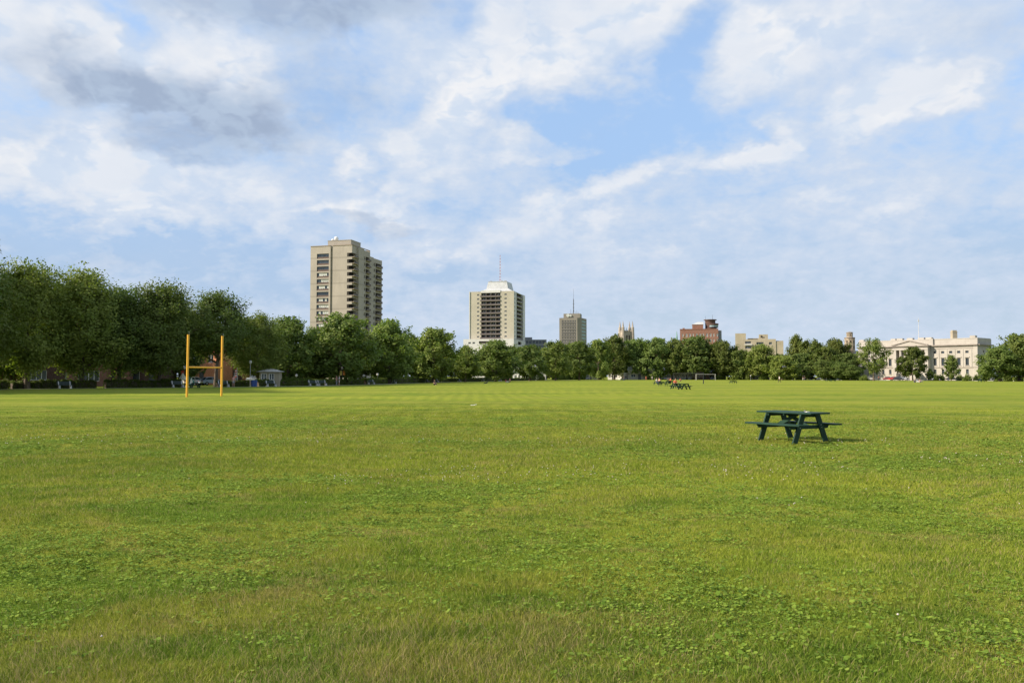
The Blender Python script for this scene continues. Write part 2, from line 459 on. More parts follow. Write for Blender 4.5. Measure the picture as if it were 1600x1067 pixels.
white=field([
 (850,70,300,80,10,.50),(905,95,160,45,18,.45),(740,135,110,80,0,.35),(700,200,130,60,30,.55),(760,170,70,50,0,.3),(1030,10,160,50,10,.5),
 (1190,75,90,80,20,.65),(1290,40,260,80,-5,.40),(1400,150,140,50,24,.80),(1470,108,90,40,-5,.80),(1360,170,60,28,20,.4),
 (60,60,150,110,0,.45),(190,90,140,70,10,.55),(150,40,60,40,0,.3),(70,240,170,60,0,.45),(250,290,300,60,-8,.40),(60,300,150,50,0,.35),(220,245,90,40,-20,.4),
 (350,55,130,60,-40,.5),(540,220,150,50,-10,.35),(480,290,200,50,-6,.35),(110,130,70,40,0,.4),
 (970,300,80,40,5,.85),(840,232,130,28,3,.75),(1180,240,80,32,25,.85),(1080,262,120,34,20,.45),(1115,130,60,30,0,.25),
 (330,300,200,30,5,.4),(120,290,140,36,-6,.4),(450,340,120,22,4,.4),(30,330,90,26,0,.35),(300,255,120,24,8,.35),
 (585,338,90,30,0,.6),(230,347,150,26,-3,.55),(560,258,50,22,0,.6),(640,290,80,26,20,.55),(640,240,40,40,0,.3),
 (800,350,220,40,15,.35),(880,375,110,50,0,.35),(1320,300,260,50,8,.2),(1410,312,70,20,5,.35),(1300,290,60,20,5,.3),(1560,50,60,40,0,.3),(1480,455,200,30,5,.15),
 (700,395,260,30,8,.2),(840,320,60,26,0,.5),(965,360,40,26,0,.4)])
blue=field([
 (950,205,180,120,0,1.0),(880,265,170,50,0,.35),(1090,70,70,100,0,.65),(1130,200,90,60,0,.45),(205,28,70,34,0,.8),(90,385,330,50,3,.50),(400,430,260,70,0,.3),
 (235,85,50,26,0,.35),(540,180,130,60,-30,.35),(480,110,140,80,-20,.25),(720,55,60,40,20,.45),(640,190,60,60,0,.3),(1540,95,70,30,0,.4),(1570,365,160,26,5,.4),
 (700,425,70,16,0,.35),(10,150,60,50,0,.25),(600,300,120,30,0,.25),(430,350,200,24,0,.25)])
dark=field([(250,146,250,66,-7,1.05),(310,172,170,36,-8,.6),(150,150,130,44,10,.5),(430,-8,270,52,0,.85),(270,222,120,28,0,.65),(600,10,150,40,-5,.5),
 (500,120,130,100,-30,.30),(600,352,80,18,0,.55),(1560,30,150,60,0,.2),(480,180,180,100,-20,.15),(60,420,300,40,0,.2)])
core=field([(240,125,250,60,-10,1.0),(360,140,100,60,-20,.7)])
n1=t.noise(PL,3.2,5,.56); n3=t.noise(PL,1.0,2,.5); n4=t.noise(PL,26.,3,.6)
def puffs(off):
    v=t.add('ShaderNodeTexVoronoi',feature='SMOOTH_F1',voronoi_dimensions='2D'); v.normalize=True
    v.inputs['Scale'].default_value=7.5; v.inputs['Detail'].default_value=3.5; v.inputs['Roughness'].default_value=.6; v.inputs['Smoothness'].default_value=.22
    q=t.add('ShaderNodeVectorMath',operation='MULTIPLY_ADD'); t.link(wv.outputs[0],q.inputs[0]); q.inputs[1].default_value=(.20,.20,0)
    o_=t.add('ShaderNodeVectorMath',operation='ADD'); t.link(PL,o_.inputs[0]); o_.inputs[1].default_value=off; t.link(o_.outputs[0],q.inputs[2])
    t.link(q.outputs[0],v.inputs['Vector']); return t.math('SUBTRACT',1.0,v.outputs['Distance'])
n2=puffs((0,0,0)); n2b=puffs((-.030,-.022,0)); relief=t.math('SUBTRACT',n2,n2b)
base=t.math('ADD',t.math('MULTIPLY',n1,1.0),t.math('MULTIPLY',n2,.95))
base=t.math('ADD',base,t.math('MULTIPLY',n3,.35)); base=t.math('ADD',base,t.math('MULTIPLY',n4,.70))
base=t.math('SUBTRACT',base,1.365)
d=t.math('ADD',base,t.math('MULTIPLY',white,.76)); d=t.math('SUBTRACT',d,t.math('MULTIPLY',blue,.58)); d=t.math('ADD',d,t.math('MULTIPLY',core,.22))
veil=t.ss(d,-.20,.62,0,.90)                      # thin translucent sheet
puff=t.ss(d,.36,1.0)                             # thick sunlit heads
low=t.ss(el,0.,15.,1,0)
skyc=t.mix(1.0,sky.outputs[0],SKYMUL,blend='MULTIPLY')
skyc=t.mix(t.ss(el,4.,30.,.95,.15),skyc,LOWC); right=t.ss(az,-14.,12.)
skyc=t.mix(t.math('MULTIPLY',low,t.math('ADD',t.math('MULTIPLY',right,.40),.50)),skyc,HAZEC)
veil=t.math('MAXIMUM',veil,t.math('MULTIPLY',low,.25))
c=t.mix(veil,skyc,VEILC)
wc=t.mix(t.ss(relief,-.16,.10),(3.75,4.3,5.1,1),WHITEC)
c=t.mix(t.math('MULTIPLY',puff,t.math('SUBTRACT',.95,t.math('MULTIPLY',low,.25))),c,wc)
shade=t.ss(t.math('ADD',t.noise(PL,4.5,4,.6),t.math('MULTIPLY',relief,1.2)),.38,.62)
c=t.mix(t.math('MULTIPLY',t.math('MULTIPLY',shade,veil),.50),c,VEILC)
dk=t.ss(t.math('ADD',dark,t.math('MULTIPLY',t.math('SUBTRACT',n2,.62),.9)),.0,1.35,0,.95)
c=t.mix(dk,c,t.mix(t.ss(relief,-.12,.12),DARKC,DARK2))
t.link(c,bg.inputs['Color'])

# ================================================================ ground: one sheet to the horizon
def axis(n,near,far):
    s=np.linspace(-1,1,n); k=math.asinh(far/near)
    return near*np.sinh(s*k)
xs=axis(361,12,6000); ys=axis(361,12,6000)+6
X,Y=np.meshgrid(xs,ys); Z=ground_h(X,Y)
co_=np.stack([X.ravel(),Y.ravel(),Z.ravel()],1); n=len(xs)
i,j=np.meshgrid(np.arange(n-1),np.arange(n-1)); a=(j*n+i).ravel()
loops=np.stack([a,a+1,a+1+n,a+n],1).ravel()
g=np_mesh('ground',co_,np.full(len(a),4),loops,M['soil'],smooth=True); tag(g,kind='structure')
g['label']='wide mown green lawn of the park'

# ================================================================ grass blades near the camera
rng=np.random.RandomState(3)
def sample_field(rate,r0,r1,half=.78,xc=0.0):
    """points in a wedge ahead of the camera, rate(r) per square metre"""
    out=[]
    rr=np.linspace(r0,r1,60)
    for a,b in zip(rr,rr[1:]):
        m=(a+b)/2; nn=int(rate(m)*(b*b-a*a)*half)
        r=np.sqrt(rng.uniform(a*a,b*b,nn)); th=rng.uniform(-half,half,nn)
        out.append(np.stack([r*np.sin(th),r*np.cos(th)],1))
    return np.concatenate(out)
def vnoise(x,y,s,seed=0):
    """value noise for growing patches"""
    x=x/s; y=y/s; r=np.random.RandomState(seed); T=r.rand(128,128)
    xi=np.floor(x).astype(int); yi=np.floor(y).astype(int); fx=x-xi; fy=y-yi
    fx=fx*fx*(3-2*fx); fy=fy*fy*(3-2*fy); q=lambda a,b:T[a%128,b%128]
    return (q(xi,yi)*(1-fx)+q(xi+1,yi)*fx)*(1-fy)+(q(xi,yi+1)*(1-fx)+q(xi+1,yi+1)*fx)*fy
def fb(x,y,s,seed): return .55*vnoise(x,y,s,seed)+.3*vnoise(x,y,s/2.3,seed+1)+.15*vnoise(x,y,s/5,seed+2)
P=sample_field(lambda r: 9500*GD*min(1,(5.6/r)**1.66),3.0,62)
P=P[rng.rand(len(P))<np.clip((60-np.hypot(P[:,0],P[:,1]))/26,0,1)]
x,y=P[:,0],P[:,1]; N=len(P); r=np.hypot(x,y)
patch=fb(x,y*.8,1.5,11)                       # <.45 weedy short patches, >.5 tall strawy patches
big=fb(x,y,6.0,31)
hgt=(.017+.026*np.clip((patch-.32)*2.6,0,1)+.012*big)*rng.uniform(.45,1.35,N)*(.72+.7*fb(x,y,.28,131))*(1+.25*np.clip((7.5-r)/3,0,1))
hgt*=1-.30*np.exp(-((r-9.5)/3.5)**2)
wid=(.0017*np.maximum(1,(r/6.5))**.85)*rng.uniform(.7,1.3,N)
hgt=hgt*np.clip(1.05-(r-18)/50,.2,1)
ang=rng.uniform(0,2*pi,N); lean=rng.uniform(.1,1.1,N)*hgt; la=rng.uniform(0,2*pi,N)
# tufts lean together
la=la*.8+(fb(x,y,.35,51)*12.0)*.35
z0=ground_h(x,y)-.004
lx=np.cos(la)*lean; ly=np.sin(la)*lean
tint=rng.rand(N)
strawp=np.clip((fb(x,y,2.2,71)-.43)*3.5,0,1)*np.clip((9.5-r)/5,.25,1)
isst=rng.rand(N)<(.05+.26*strawp)
tint=np.where(isst,.95,tint*.88)
hgt=np.where(isst,hgt*1.2,hgt); wid=np.where(isst,wid*.75,wid)
bx=np.cos(ang)*wid; by=np.sin(ang)*wid
v=np.empty((N,5,3),np.float32)
v[:,0]=np.stack([x-bx,y-by,z0],1); v[:,1]=np.stack([x+bx,y+by,z0],1)
v[:,2]=np.stack([x+bx*.8+lx*.35,y+by*.8+ly*.35,z0+hgt*.6],1); v[:,3]=np.stack([x-bx*.8+lx*.35,y-by*.8+ly*.35,z0+hgt*.6],1)
v[:,4]=np.stack([x+lx,y+ly,z0+hgt],1)
b_=np.arange(N)*5
L=np.stack([b_,b_+1,b_+2,b_+3,b_+3,b_+2,b_+4],1).ravel()
fn=np.tile([4,3],N)
o=np_mesh('grass',v.reshape(-1,3),fn,L,M['blade'],face_attr={'tint':np.repeat(tint,2)})
tag(o,'short unmown looking grass with straw coloured blades in the foreground','grass',kind='stuff')
print('blades',N)

# broad-leaved weeds and clover in patches
P=sample_field(lambda r: 400*GD*min(1,(7/r)**1.3),3.2,34)
x,y=P[:,0],P[:,1]
q_=fb(x,y*.8,1.5,11)+.34*(rng.rand(len(x))-.5)+.05*(y<6.0); k=(q_<.43)|(rng.rand(len(x))<.05)
x,y=x[k],y[k]
allv=[];tt=[]
nl=6
X=np.repeat(x,nl); Yv=np.repeat(y,nl); n=len(X); r=np.hypot(X,Yv)
size=rng.uniform(.22,.75,len(x))+.30*(rng.rand(len(x))<.05); size=np.repeat(size,nl)*rng.uniform(.7,1.2,n)*(1+np.clip((r-8)/25,0,.7))
a=rng.uniform(0,2*pi,n); up=rng.uniform(.15,.75,n)
X=X+rng.normal(0,.035,n); Yv=Yv+rng.normal(0,.035,n)
ln=.040*size; wd=.017*size*rng.uniform(.8,1.4,n)
d=np.stack([np.cos(a)*np.cos(up),np.sin(a)*np.cos(up),np.sin(up)],1); s=np.stack([-np.sin(a),np.cos(a),rng.normal(0,.25,n)],1)
base=np.stack([X,Yv,ground_h(X,Yv)+rng.uniform(.006,.036,n)],1)
v=np.empty((n,6,3),np.float32)
dr=np.stack([0*X,0*X,-.25*ln],1)
for q,(fa,fw) in enumerate(((0,.15),(.4,1),(.8,.75),(1,0.1),(.8,-.75),(.4,-1))):
    v[:,q]=base+d*(ln*fa)[:,None]+s*(wd*fw)[:,None]+dr*(fa**2)
b_=np.arange(n)*6
o=np_mesh('clover',v.reshape(-1,3),np.full(n,6),(b_[:,None]+np.arange(6)).ravel(),M['weed'],face_attr={'tint':rng.rand(n)})
tag(o,'bright green clover and broad leaved weeds spread in patches through the lawn','ground cover',kind='stuff')
# clover flowers
P=sample_field(lambda r: 14.0,3.5,34); x,y=P[:,0],P[:,1]
band=np.exp(-((y-13.6-.15*x)/1.3)**2)*(x>-3)+.4*np.exp(-((y-20.5)/1.2)**2)*(x<9)
k=(rng.rand(len(x))<np.clip((fb(x,y,2.5,91)-.5)*1.2,0,1)*.12+.75*band*(fb(x,y,1.2,95)>.45))
x,y=x[k],y[k]; n=len(x); r=np.hypot(x,y)
s=.0085*(1+np.clip((r-9)/30,0,.6))*rng.uniform(.8,1.2,n); c=np.stack([x,y,ground_h(x,y)+rng.uniform(.045,.078,n)],1)
off=np.array([(0,0,1),(1,0,.1),(.3,.95,.1),(-.8,.6,.1),(-.8,-.6,.1),(.3,-.95,.1),(0,0,-.6)],np.float32)
v=c[:,None]+off[None]*s[:,None,None]
tri=np.array([(0,i_,i_%5+1) for i_ in range(1,6)]+[(6,i_%5+1,i_) for i_ in range(1,6)])
L=(np.arange(n)[:,None,None]*7+tri[None]).ravel()
o=np_mesh('clover_flowers',v.reshape(-1,3),np.full(n*10,3),L,mat('clover_flower_heads',(.58,.50,.45),.8,.1,30))
tag(o,'tiny white clover flower heads dotted over the lawn','flowers',kind='stuff')

# ================================================================ paths and road
def ribbon(name,pts,width,z,m,label):
    mb=MB(); P_=[]
    for i,p in enumerate(pts):
        a=Vector(pts[max(i-1,0)]); b=Vector(pts[min(i+1,len(pts)-1)]); d=(b-a).normalized(); nrm=Vector((-d.y,d.x))
        P_.append((Vector(p)+nrm*width/2,Vector(p)-nrm*width/2))
    for (a,b),(c,d) in zip(P_,P_[1:]):
        mb.quad((b.x,b.y,z),(d.x,d.y,z),(c.x,c.y,z),(a.x,a.y,z))
    o=mb.build(name,m); tag(o,label,None,None,'structure'); return o
pts=[]
for px in (-350,-200,-80,0,100,200,300,400,500,560,600,650,700,750,800,850,900,960,1000):
    Y=yb(px)-2.0; pts.append((gx(px,Y),Y))
ribbon('path',pts,2.2,.012,M['path'],'pale gravel path along the foot of the trees')
rp=[]
for px in (1232,1260,1290,1345,1400,1450,1500,1560,1620,1720):
    Y=yb(px)+12; rp.append((gx(px,Y),Y))
ribbon('road',rp,7.5,.016,M['asphalt'],'asphalt road in front of the stone museum')
k=[]
for px in (1232,1260,1290,1345,1400,1450,1500,1560,1620,1720):
    Y=yb(px)+7.9; k.append((gx(px,Y),Y))
mb=MB()
for a,b in zip(k,k[1:]): mb.beam((a[0],a[1],.06),(b[0],b[1],.06),.16,.13)
tag(mb.build('kerb',M['kerb']),'concrete kerb along the road','',None,'structure')
# ================================================================ trees
def crown_mesh(rs,H,R,base,nleaf,ls,nclump,tips,feather=1.0,droop=0.0,open_=0.0):
    C=[];Dn=[];RC=[]
    def env(s): return R*(np.sin(pi*np.clip(s,0,1)**.72)**.62)
    k=nclump
    s=rs.uniform(.02,.97,k); th=rs.uniform(0,2*pi,k)
    # lobes: the outline bulges and caves in with bearing and height
    lob=1+.20*np.sin(th*2+rs.uniform(0,6)+s*3)+.15*np.sin(th*3+rs.uniform(0,6)-s*5)+rs.normal(0,.08,k)
    rad=env(s)*np.clip(lob,.55,1.35)*rs.uniform(.15,1,k)**.38*.88
    z=H*(base+(1-base)*s)
    for a,b,c in zip(rad*np.cos(th),rad*np.sin(th),z): C.append((a,b,c))
    C+= [tuple(t_) for t_ in tips]
    C=np.array(C); K=len(C)
    outw=C*np.array([1,1,0]); outw/= (np.linalg.norm(outw,axis=1,keepdims=True)+1e-3)
    relr=np.linalg.norm(C[:,:2],axis=1)/R
    Dn=outw*(.35+.75*relr)[:,None]+np.array([0,0,1])*(.95-.5*relr-droop)[:,None]+rs.normal(0,.22,(K,3))
    Dn/=np.linalg.norm(Dn,axis=1,keepdims=True)
    RC=H*rs.uniform(.040,.078,K)*(1+.25*(1-relr))
    w=RC**2; cnt=np.maximum(22,(nleaf*w/w.sum()).astype(int))
    idx=np.repeat(np.arange(K),cnt); n=len(idx)
    g=rs.normal(0,1,(n,3)); g/=np.linalg.norm(g,axis=1,keepdims=True); g*= (rs.uniform(0,1,n)**.68)[:,None]
    al=(g*Dn[idx]).sum(1)
    g=g+Dn[idx]*(al*(.75*feather))[:,None]
    pos=C[idx]+g*RC[idx][:,None]*1.15
    # leaf sprays: thin diamonds lying roughly across the branch direction
    nrm=rs.normal(0,.62,(n,3))+np.array([0,0,.6])+outw[idx]*.8; nrm/=np.linalg.norm(nrm,axis=1,keepdims=True)
    t1=np.cross(nrm,Dn[idx]+rs.normal(0,.5,(n,3))); t1/=np.linalg.norm(t1,axis=1,keepdims=True)
    t2=np.cross(nrm,t1)
    sz=ls*rs.uniform(.6,1.3,n)
    v=np.empty((n,4,3),np.float32)
    v[:,0]=pos+t2*(sz*.75)[:,None]; v[:,1]=pos+t1*(sz*.42)[:,None]+nrm*(sz*.1)[:,None]
    v[:,2]=pos-t2*(sz*.75)[:,None]; v[:,3]=pos-t1*(sz*.42)[:,None]+nrm*(sz*.1)[:,None]
    ct=rs.rand(K); tint=np.clip(ct[idx]*.7+rs.rand(n)*.4-.1,0,1)
    return v,tint
def tree_proto(seed,H,R,base,nleaf,ls,nclump,nlimb=9,feather=1.0,fork=.22,droop=0,trunk_r=.022):
    rs=np.random.RandomState(seed)
    root=bpy.data.objects.new('tree',None); link(root)
    mb=MB(); tr=H*trunk_r
    tp=[Vector((0,0,-.1))]; n=7
    top=H*.72
    for i in range(1,n+1):
        tp.append(Vector((rs.normal(0,.012*H)*i/n,rs.normal(0,.012*H)*i/n,top*i/n)))
    rad=[tr*1.35]+[tr*(1-.85*i/n) for i in range(1,n+1)]
    mb.tube(tp,rad,8,caps=False)
    tips=[]
    for i in range(nlimb):
        f=(i+rs.uniform(.0,.8))/nlimb
        zs=H*(fork+(.62-fork)*f); th=i*2.4+rs.uniform(-.4,.4)
        k=min(int(zs/top*n),n-1); p0=tp[k].lerp(tp[k+1],zs/top*n-k)
        s=np.clip(f*.75+.18+rs.uniform(-.1,.15),.1,.92)
        re=R*(math.sin(pi*s**.72)**.62)*rs.uniform(.55,.85)
        p3=Vector((re*cos(th),re*sin(th),H*(base+(1-base)*s)))
        p1=p0+Vector((cos(th)*re*.35,sin(th)*re*.35,(p3.z-p0.z)*.25))
        p2=p3-Vector((cos(th)*re*.12,sin(th)*re*.12,(p3.z-p0.z)*.35))
        pts=[p0*(1-q)**3+p1*3*q*(1-q)**2+p2*3*q*q*(1-q)+p3*q**3 for q in np.linspace(0,1,7)]
        r0=tr*.55*(1-.55*f)
        mb.tube(pts,[r0*(1-.8*q) for q in np.linspace(0,1,7)],6,caps=False)
        tips.append(tuple(p3))
        for j in range(4):
            q=2+j; a=pts[q]; th2=th+rs.uniform(-1.2,1.2); l=R*rs.uniform(.22,.42)
            b=a+Vector((cos(th2)*l,sin(th2)*l,l*rs.uniform(.3,1.0)))
            mid=a.lerp(b,.5)+Vector((0,0,-l*.08))
            mb.tube([a,mid,b],[r0*.42*(1-.1*j),r0*.28,r0*.08],5,caps=False)
            tips.append(tuple(b))
    mb.build('trunk',M['bark'],root,smooth=True)
    v,tint=crown_mesh(rs,H,R,base,nleaf,ls,nclump,tips,feather,droop)
    n=len(v)
    np_mesh('crown',v.reshape(-1,3),np.full(n,4),np.arange(n*4),M['leaf'],root,{'tint':tint})
    root['H']=H; root['R']=R
    return root
PROTO={}
PROTO['near_a']=tree_proto(11,17,6.6,.17,30000,.265,290,13,1.15,.16)
PROTO['near_b']=tree_proto(12,17,6.0,.17,27000,.265,260,12,1.25,.15)
PROTO['near_c']=tree_proto(13,16,5.6,.16,26000,.265,250,12,1.0,.17)
PROTO['near_d']=tree_proto(14,16,5.8,.34,21000,.265,200,12,1.2,.24)
PROTO['mid_a']=tree_proto(21,16,6.2,.13,10500,.46,150,9,.8,.16)
PROTO['mid_b']=tree_proto(22,16,5.6,.12,9500,.46,140,9,.7,.15)
PROTO['mid_c']=tree_proto(23,15,6.4,.12,10500,.46,130,9,.6,.14)
PROTO['far_a']=tree_proto(31,18,7.4,.13,9500,.55,120,8,.5,.15)
PROTO['far_b']=tree_proto(32,18,6.8,.12,9000,.55,110,8,.5,.15)
PROTO['far_c']=tree_proto(33,16,7.6,.06,9000,.55,105,8,.4,.15)
PROTO['open_a']=tree_proto(41,18,7.5,.22,5200,.52,60,9,.8,.16)
PROTO['round_a']=tree_proto(42,12,6.0,.12,8500,.46,90,8,.3,.14,droop=.5)
PROTO['young_a']=tree_proto(43,8,2.7,.14,4200,.34,60,7,.6,.14)
used=set()
TRNG=random.Random(5)
def put_tree(kind,px,top,wpx,Y,label,group=None,tint=None,rz=None,xyz=None):
    p=PROTO[kind]
    if xyz: X,Y,H,W=xyz
    else:
        X=gx(px,Y); H=at(px,top,Y)[1]*(.885 if kind[:4]=='near' else .95 if kind[:3]=='mid' else .98); W=wpx/F*Y
    rz=TRNG.uniform(0,6.28) if rz is None else rz
    sc=(W/(2.1*p['R']),W/(2.1*p['R']),H/p['H'])
    if kind not in used:
        used.add(kind); r=p
        r.location=(X,Y,0); r.rotation_euler=(0,0,rz); r.scale=sc
    else:
        r=dup(p,(X,Y,0),rz,scale=sc)
    tag(r,label,'tree',group)
    g=tint if tint else 1.0
    v=TRNG.uniform(.9,1.1); h=TRNG.uniform(-.08,.08)
    c=(g*v*(1+h),g*v,g*v*(1-h),1)
    for ch in kids(r): ch.color=c
    return r
G1='trees along the left edge of the park'; G2='trees along the far edge of the park'; G3='trees beside the stone museum'
T=[
('near_b',-55,398,150,98,'big leafy tree at the far left edge of the photo, cut by the frame',G1,.95),
('near_a',42,393,150,107,'tallest maple at the left, its thick dark trunk rising behind the hedge',G1,1.15),
('near_c',128,409,140,113,'broad maple second from the left, its top catching the light',G1,1.2),
('near_b',186,436,126,118,'lower dark tree between the two tall maples at the left',G1,.85),
('near_a',250,428,134,121,'tall round maple left of the yellow goal post',G1,.85),
('near_d',338,449,122,129,'dark maple rising directly behind the yellow goal posts',G1,.9),
('near_b',402,482,100,137,'leaner tree right of the goal posts, beside the small kiosk',G1,.95),
('mid_a',448,494,96,147,'round tree between the kiosk and the concrete apartment tower',G1,.9),
('mid_b',489,512,56,160,'lower tree at the left foot of the concrete apartment tower',G1,1.0),
('mid_c',532,487,120,156,'wide light green tree in front of the concrete apartment tower',G1,1.12),
('mid_a',607,499,92,182,'light green tree at the right foot of the concrete apartment tower',G1,1.15),
('mid_c',677,510,88,206,'bright round tree halfway between the concrete tower and the cream tower',G1,1.15),
('mid_b',727,540,56,232,'small tree left of the cream apartment tower podium',G2,1.0),
('mid_a',775,531,84,252,'forked tree in front of the cream apartment tower podium',G2,.95),
('mid_c',828,537,66,288,'tree just right of the cream apartment tower',G2,.9),
('far_a',868,533,58,315,'round tree left of the distant grey office tower',G2,1.05),
('far_b',905,533,62,345,'tree in front of the distant grey office tower',G2,.85),
('far_c',935,530,50,375,'light tree right of the distant grey office tower',G2,1.1),
('far_a',960,524,54,392,'dark upright tree left of the pinnacled church tower',G2,.75),
('far_b',996,529,58,396,'tree below the pinnacled church tower',G2,1.0),
('far_c',1026,527,60,390,'wide tree right of the pinnacled church tower',G2,.95),
('far_a',1056,530,50,388,'tree left of the red brick hotel block',G2,.9),
('far_b',1090,525,74,386,'large tree standing in front of the red brick hotel block',G2,.92),
('far_a',1130,533,60,382,'dark tree right of the red brick hotel block',G2,.75),
('far_c',1158,546,48,378,'low tree left below the beige concrete flats',G2,.85),
('far_b',1190,538,58,372,'light green tree below the beige concrete flats',G2,1.15),
('far_c',1222,555,62,352,'low wide light green tree in front of the others, right of the flats',G2,1.2),
('far_b',1245,523,34,380,'narrow tallest tree left of the old prison tower',G2,1.0),
('far_a',1268,531,52,376,'leafy tree between the narrow tree and the old prison tower',G2,.9),
('far_a',1307,530,58,366,'big dark round tree directly left of the old prison tower',G2,.72),
('mid_c',1289,561,42,336,'smaller round tree, left one of three before the old prison',G3,.85),
('mid_a',1311,565,34,332,'smaller light green tree, middle one of three before the old prison',G3,1.05),
('mid_b',1330,570,36,330,'smaller dark tree, right one of three before the old prison',G3,.85),
('open_a',1365,530,54,306,'open airy tree before the left end of the stone museum',G3,.95),
('round_a',1426,542,54,300,'dense round headed tree covering the museum portico',G3,.72),
('young_a',1486,556,24,296,'young pointed tree before the right wing of the stone museum',G3,1.0),
('young_a',1453,577,14,303,'very small green tree beside the museum steps',G3,.9),
('mid_a',1562,540,66,262,'leafy tree just right of the stone museum end wall',G3,.95),
('mid_c',1592,520,84,268,'tallest tree at the right edge of the photo',G3,.85),
('mid_b',1638,528,80,258,'tree beyond the right edge of the park view',G3,.9),
('young_a',1540,569,26,270,'low young tree before the museum end wall',G3,.95),
]
for k,px,top,wp,Y,lab,gr,ti in T: put_tree(k,px,top,wp,Y,lab,gr,ti)
# second and third rows fill the wood behind the front row
rows=[(16,0,'tree of the second row behind the park edge'),(34,17,'tree of the third row behind the park edge')]
for dy,off,lab in rows:
    px=-60+off
    while px<1340:
        dyy=dy+(9 if px<430 else 0)
        Yb=yb(px)+dyy*(1 if px<600 else 1.2)+(18 if 780<px<1240 else 0)
        # keep the second row lower than the skyline of the front one
        top=np.interp(px,[-60,40,130,185,250,338,402,445,530,607,677,727,775,868,960,1030,1090,1130,1158,1222,1268,1307,1340],
                         [412,412,422,448,442,466,500,512,506,514,524,546,540,542,536,538,535,543,552,552,540,540,556])+TRNG.uniform(0,8)+np.interp(px,[0,420,520],[22,22,0])
        w=TRNG.uniform(46,70) if px>400 else TRNG.uniform(80,105)
        if not (285<px<375 and dy==16):
            put_tree(TRNG.choice(['mid_a','mid_b','mid_c'] if px<700 else ['far_a','far_b','far_c']),px,top,w,Yb,lab,lab.replace('tree','trees'),.8)
        px+=w*(.62 if px>400 else .72)
for px,top,w,Y in ((1610,545,60,300),(1660,540,60,300),(1700,535,70,265),(1575,556,40,300)):
    put_tree('far_a',px,top,w,Y,'tree behind the park edge at the right of the museum','trees right of the museum',.85)
# trees beyond the left of the frame whose shade falls over the lawn
for x_,y_,h_,w_ in ((-57,78,19,14),(-61,85,19,13),(-64,92,19,13),(-67,99,19,13),(-76,86,18,13)):
    put_tree('near_c',0,0,0,0,'tree of the row continuing beyond the left of the frame','trees beyond the left of the frame',.9,xyz=(x_,y_,h_,w_))
# unused prototypes would be stray things
for k in list(PROTO):
    if k not in used:
        for c in kids(PROTO[k]): bpy.data.objects.remove(c)
        bpy.data.objects.remove(PROTO[k])

# ================================================================ hedges and bushes
def leafy(name,seed,fn_core,n,ls,pts_fn):
    rs=np.random.RandomState(seed); root=bpy.data.objects.new(name,None); link(root)
    mb=MB(); fn_core(mb); mb.build('branch_core',M['bark'],root)
    pos=pts_fn(rs,n); n=len(pos)
    nrm=rs.normal(0,1,(n,3))+np.array([0,0,.5]); nrm/=np.linalg.norm(nrm,axis=1,keepdims=True)
    t1=np.cross(nrm,rs.normal(0,1,(n,3))); t1/=np.linalg.norm(t1,axis=1,keepdims=True); t2=np.cross(nrm,t1)
    sz=ls*rs.uniform(.6,1.3,n)
    v=np.empty((n,4,3),np.float32)
    v[:,0]=pos+t2*sz[:,None]*.7; v[:,1]=pos+t1*sz[:,None]*.45; v[:,2]=pos-t2*sz[:,None]*.7; v[:,3]=pos-t1*sz[:,None]*.45
    np_mesh('foliage',v.reshape(-1,3),np.full(n,4),np.arange(n*4),M['leaf'],root,{'tint':rs.rand(n)*.5})
    return root
def hedge_pts(rs,n):
    u=rs.uniform(-.5,.5,n); side=rs.rand(n)
    yy=np.where(side<.35,-.5,np.where(side<.6,.5,rs.uniform(-.5,.5,n))); zz=np.where(side<.6,rs.uniform(0,1,n),1.0)
    zz=zz*(1+.10*np.sin(u*23)+.06*np.sin(u*51)); yy=yy+rs.normal(0,.06,n)+.06*np.sin(u*31)
    e=rs.rand(n)<.12; u=np.where(e,np.sign(u)*.5,u)
    return np.stack([u*8,yy*1.1,np.clip(zz,.03,1.3)*.95+rs.normal(0,.04,n)],1)
def hedge_core(mb):
    mb.box(-3.9,3.9,-.42,.42,0,.82)  # dark solid block stands in for the shaded inside of the hedge
    for i in range(9): mb.tube([(-3.6+i*.9,0,-.05),(-3.6+i*.9,.05,.9)],[.05,.02],6)
hed=leafy('hedge',5,hedge_core,2600,.17,hedge_pts)
def bush_pts(rs,n):
    g=rs.normal(0,1,(n,3)); g/=np.linalg.norm(g,axis=1,keepdims=True); g*=(rs.uniform(.55,1,n))[:,None]
    l=1+.18*np.sin(g[:,0]*5+1)+.15*np.sin(g[:,1]*6)+.1*np.sin(g[:,2]*7)
    g=g*l[:,None]; g[:,2]=np.abs(g[:,2]+.35)*.85
    return g
def bush_core(mb):
    for i in range(7):
        a=i*.9; mb.tube([(0,0,-.05),(cos(a)*.3,sin(a)*.3,.4),(cos(a)*.6,sin(a)*.6,.85)],[.05,.035,.01],5)
bus=leafy('bush',6,bush_core,900,.17,bush_pts)
first={'h':True,'b':True}
def put(proto,key,loc,rz,sc,label,cat,group,col):
    if first[key]: r=proto; first[key]=False; r.location=loc; r.rotation_euler=(0,0,rz); r.scale=sc
    else: r=dup(proto,loc,rz,scale=sc)
    tag(r,label,cat,group)
    for c in kids(r): c.color=(col,col,col*.9,1)
HG='clipped hedges along the park path'
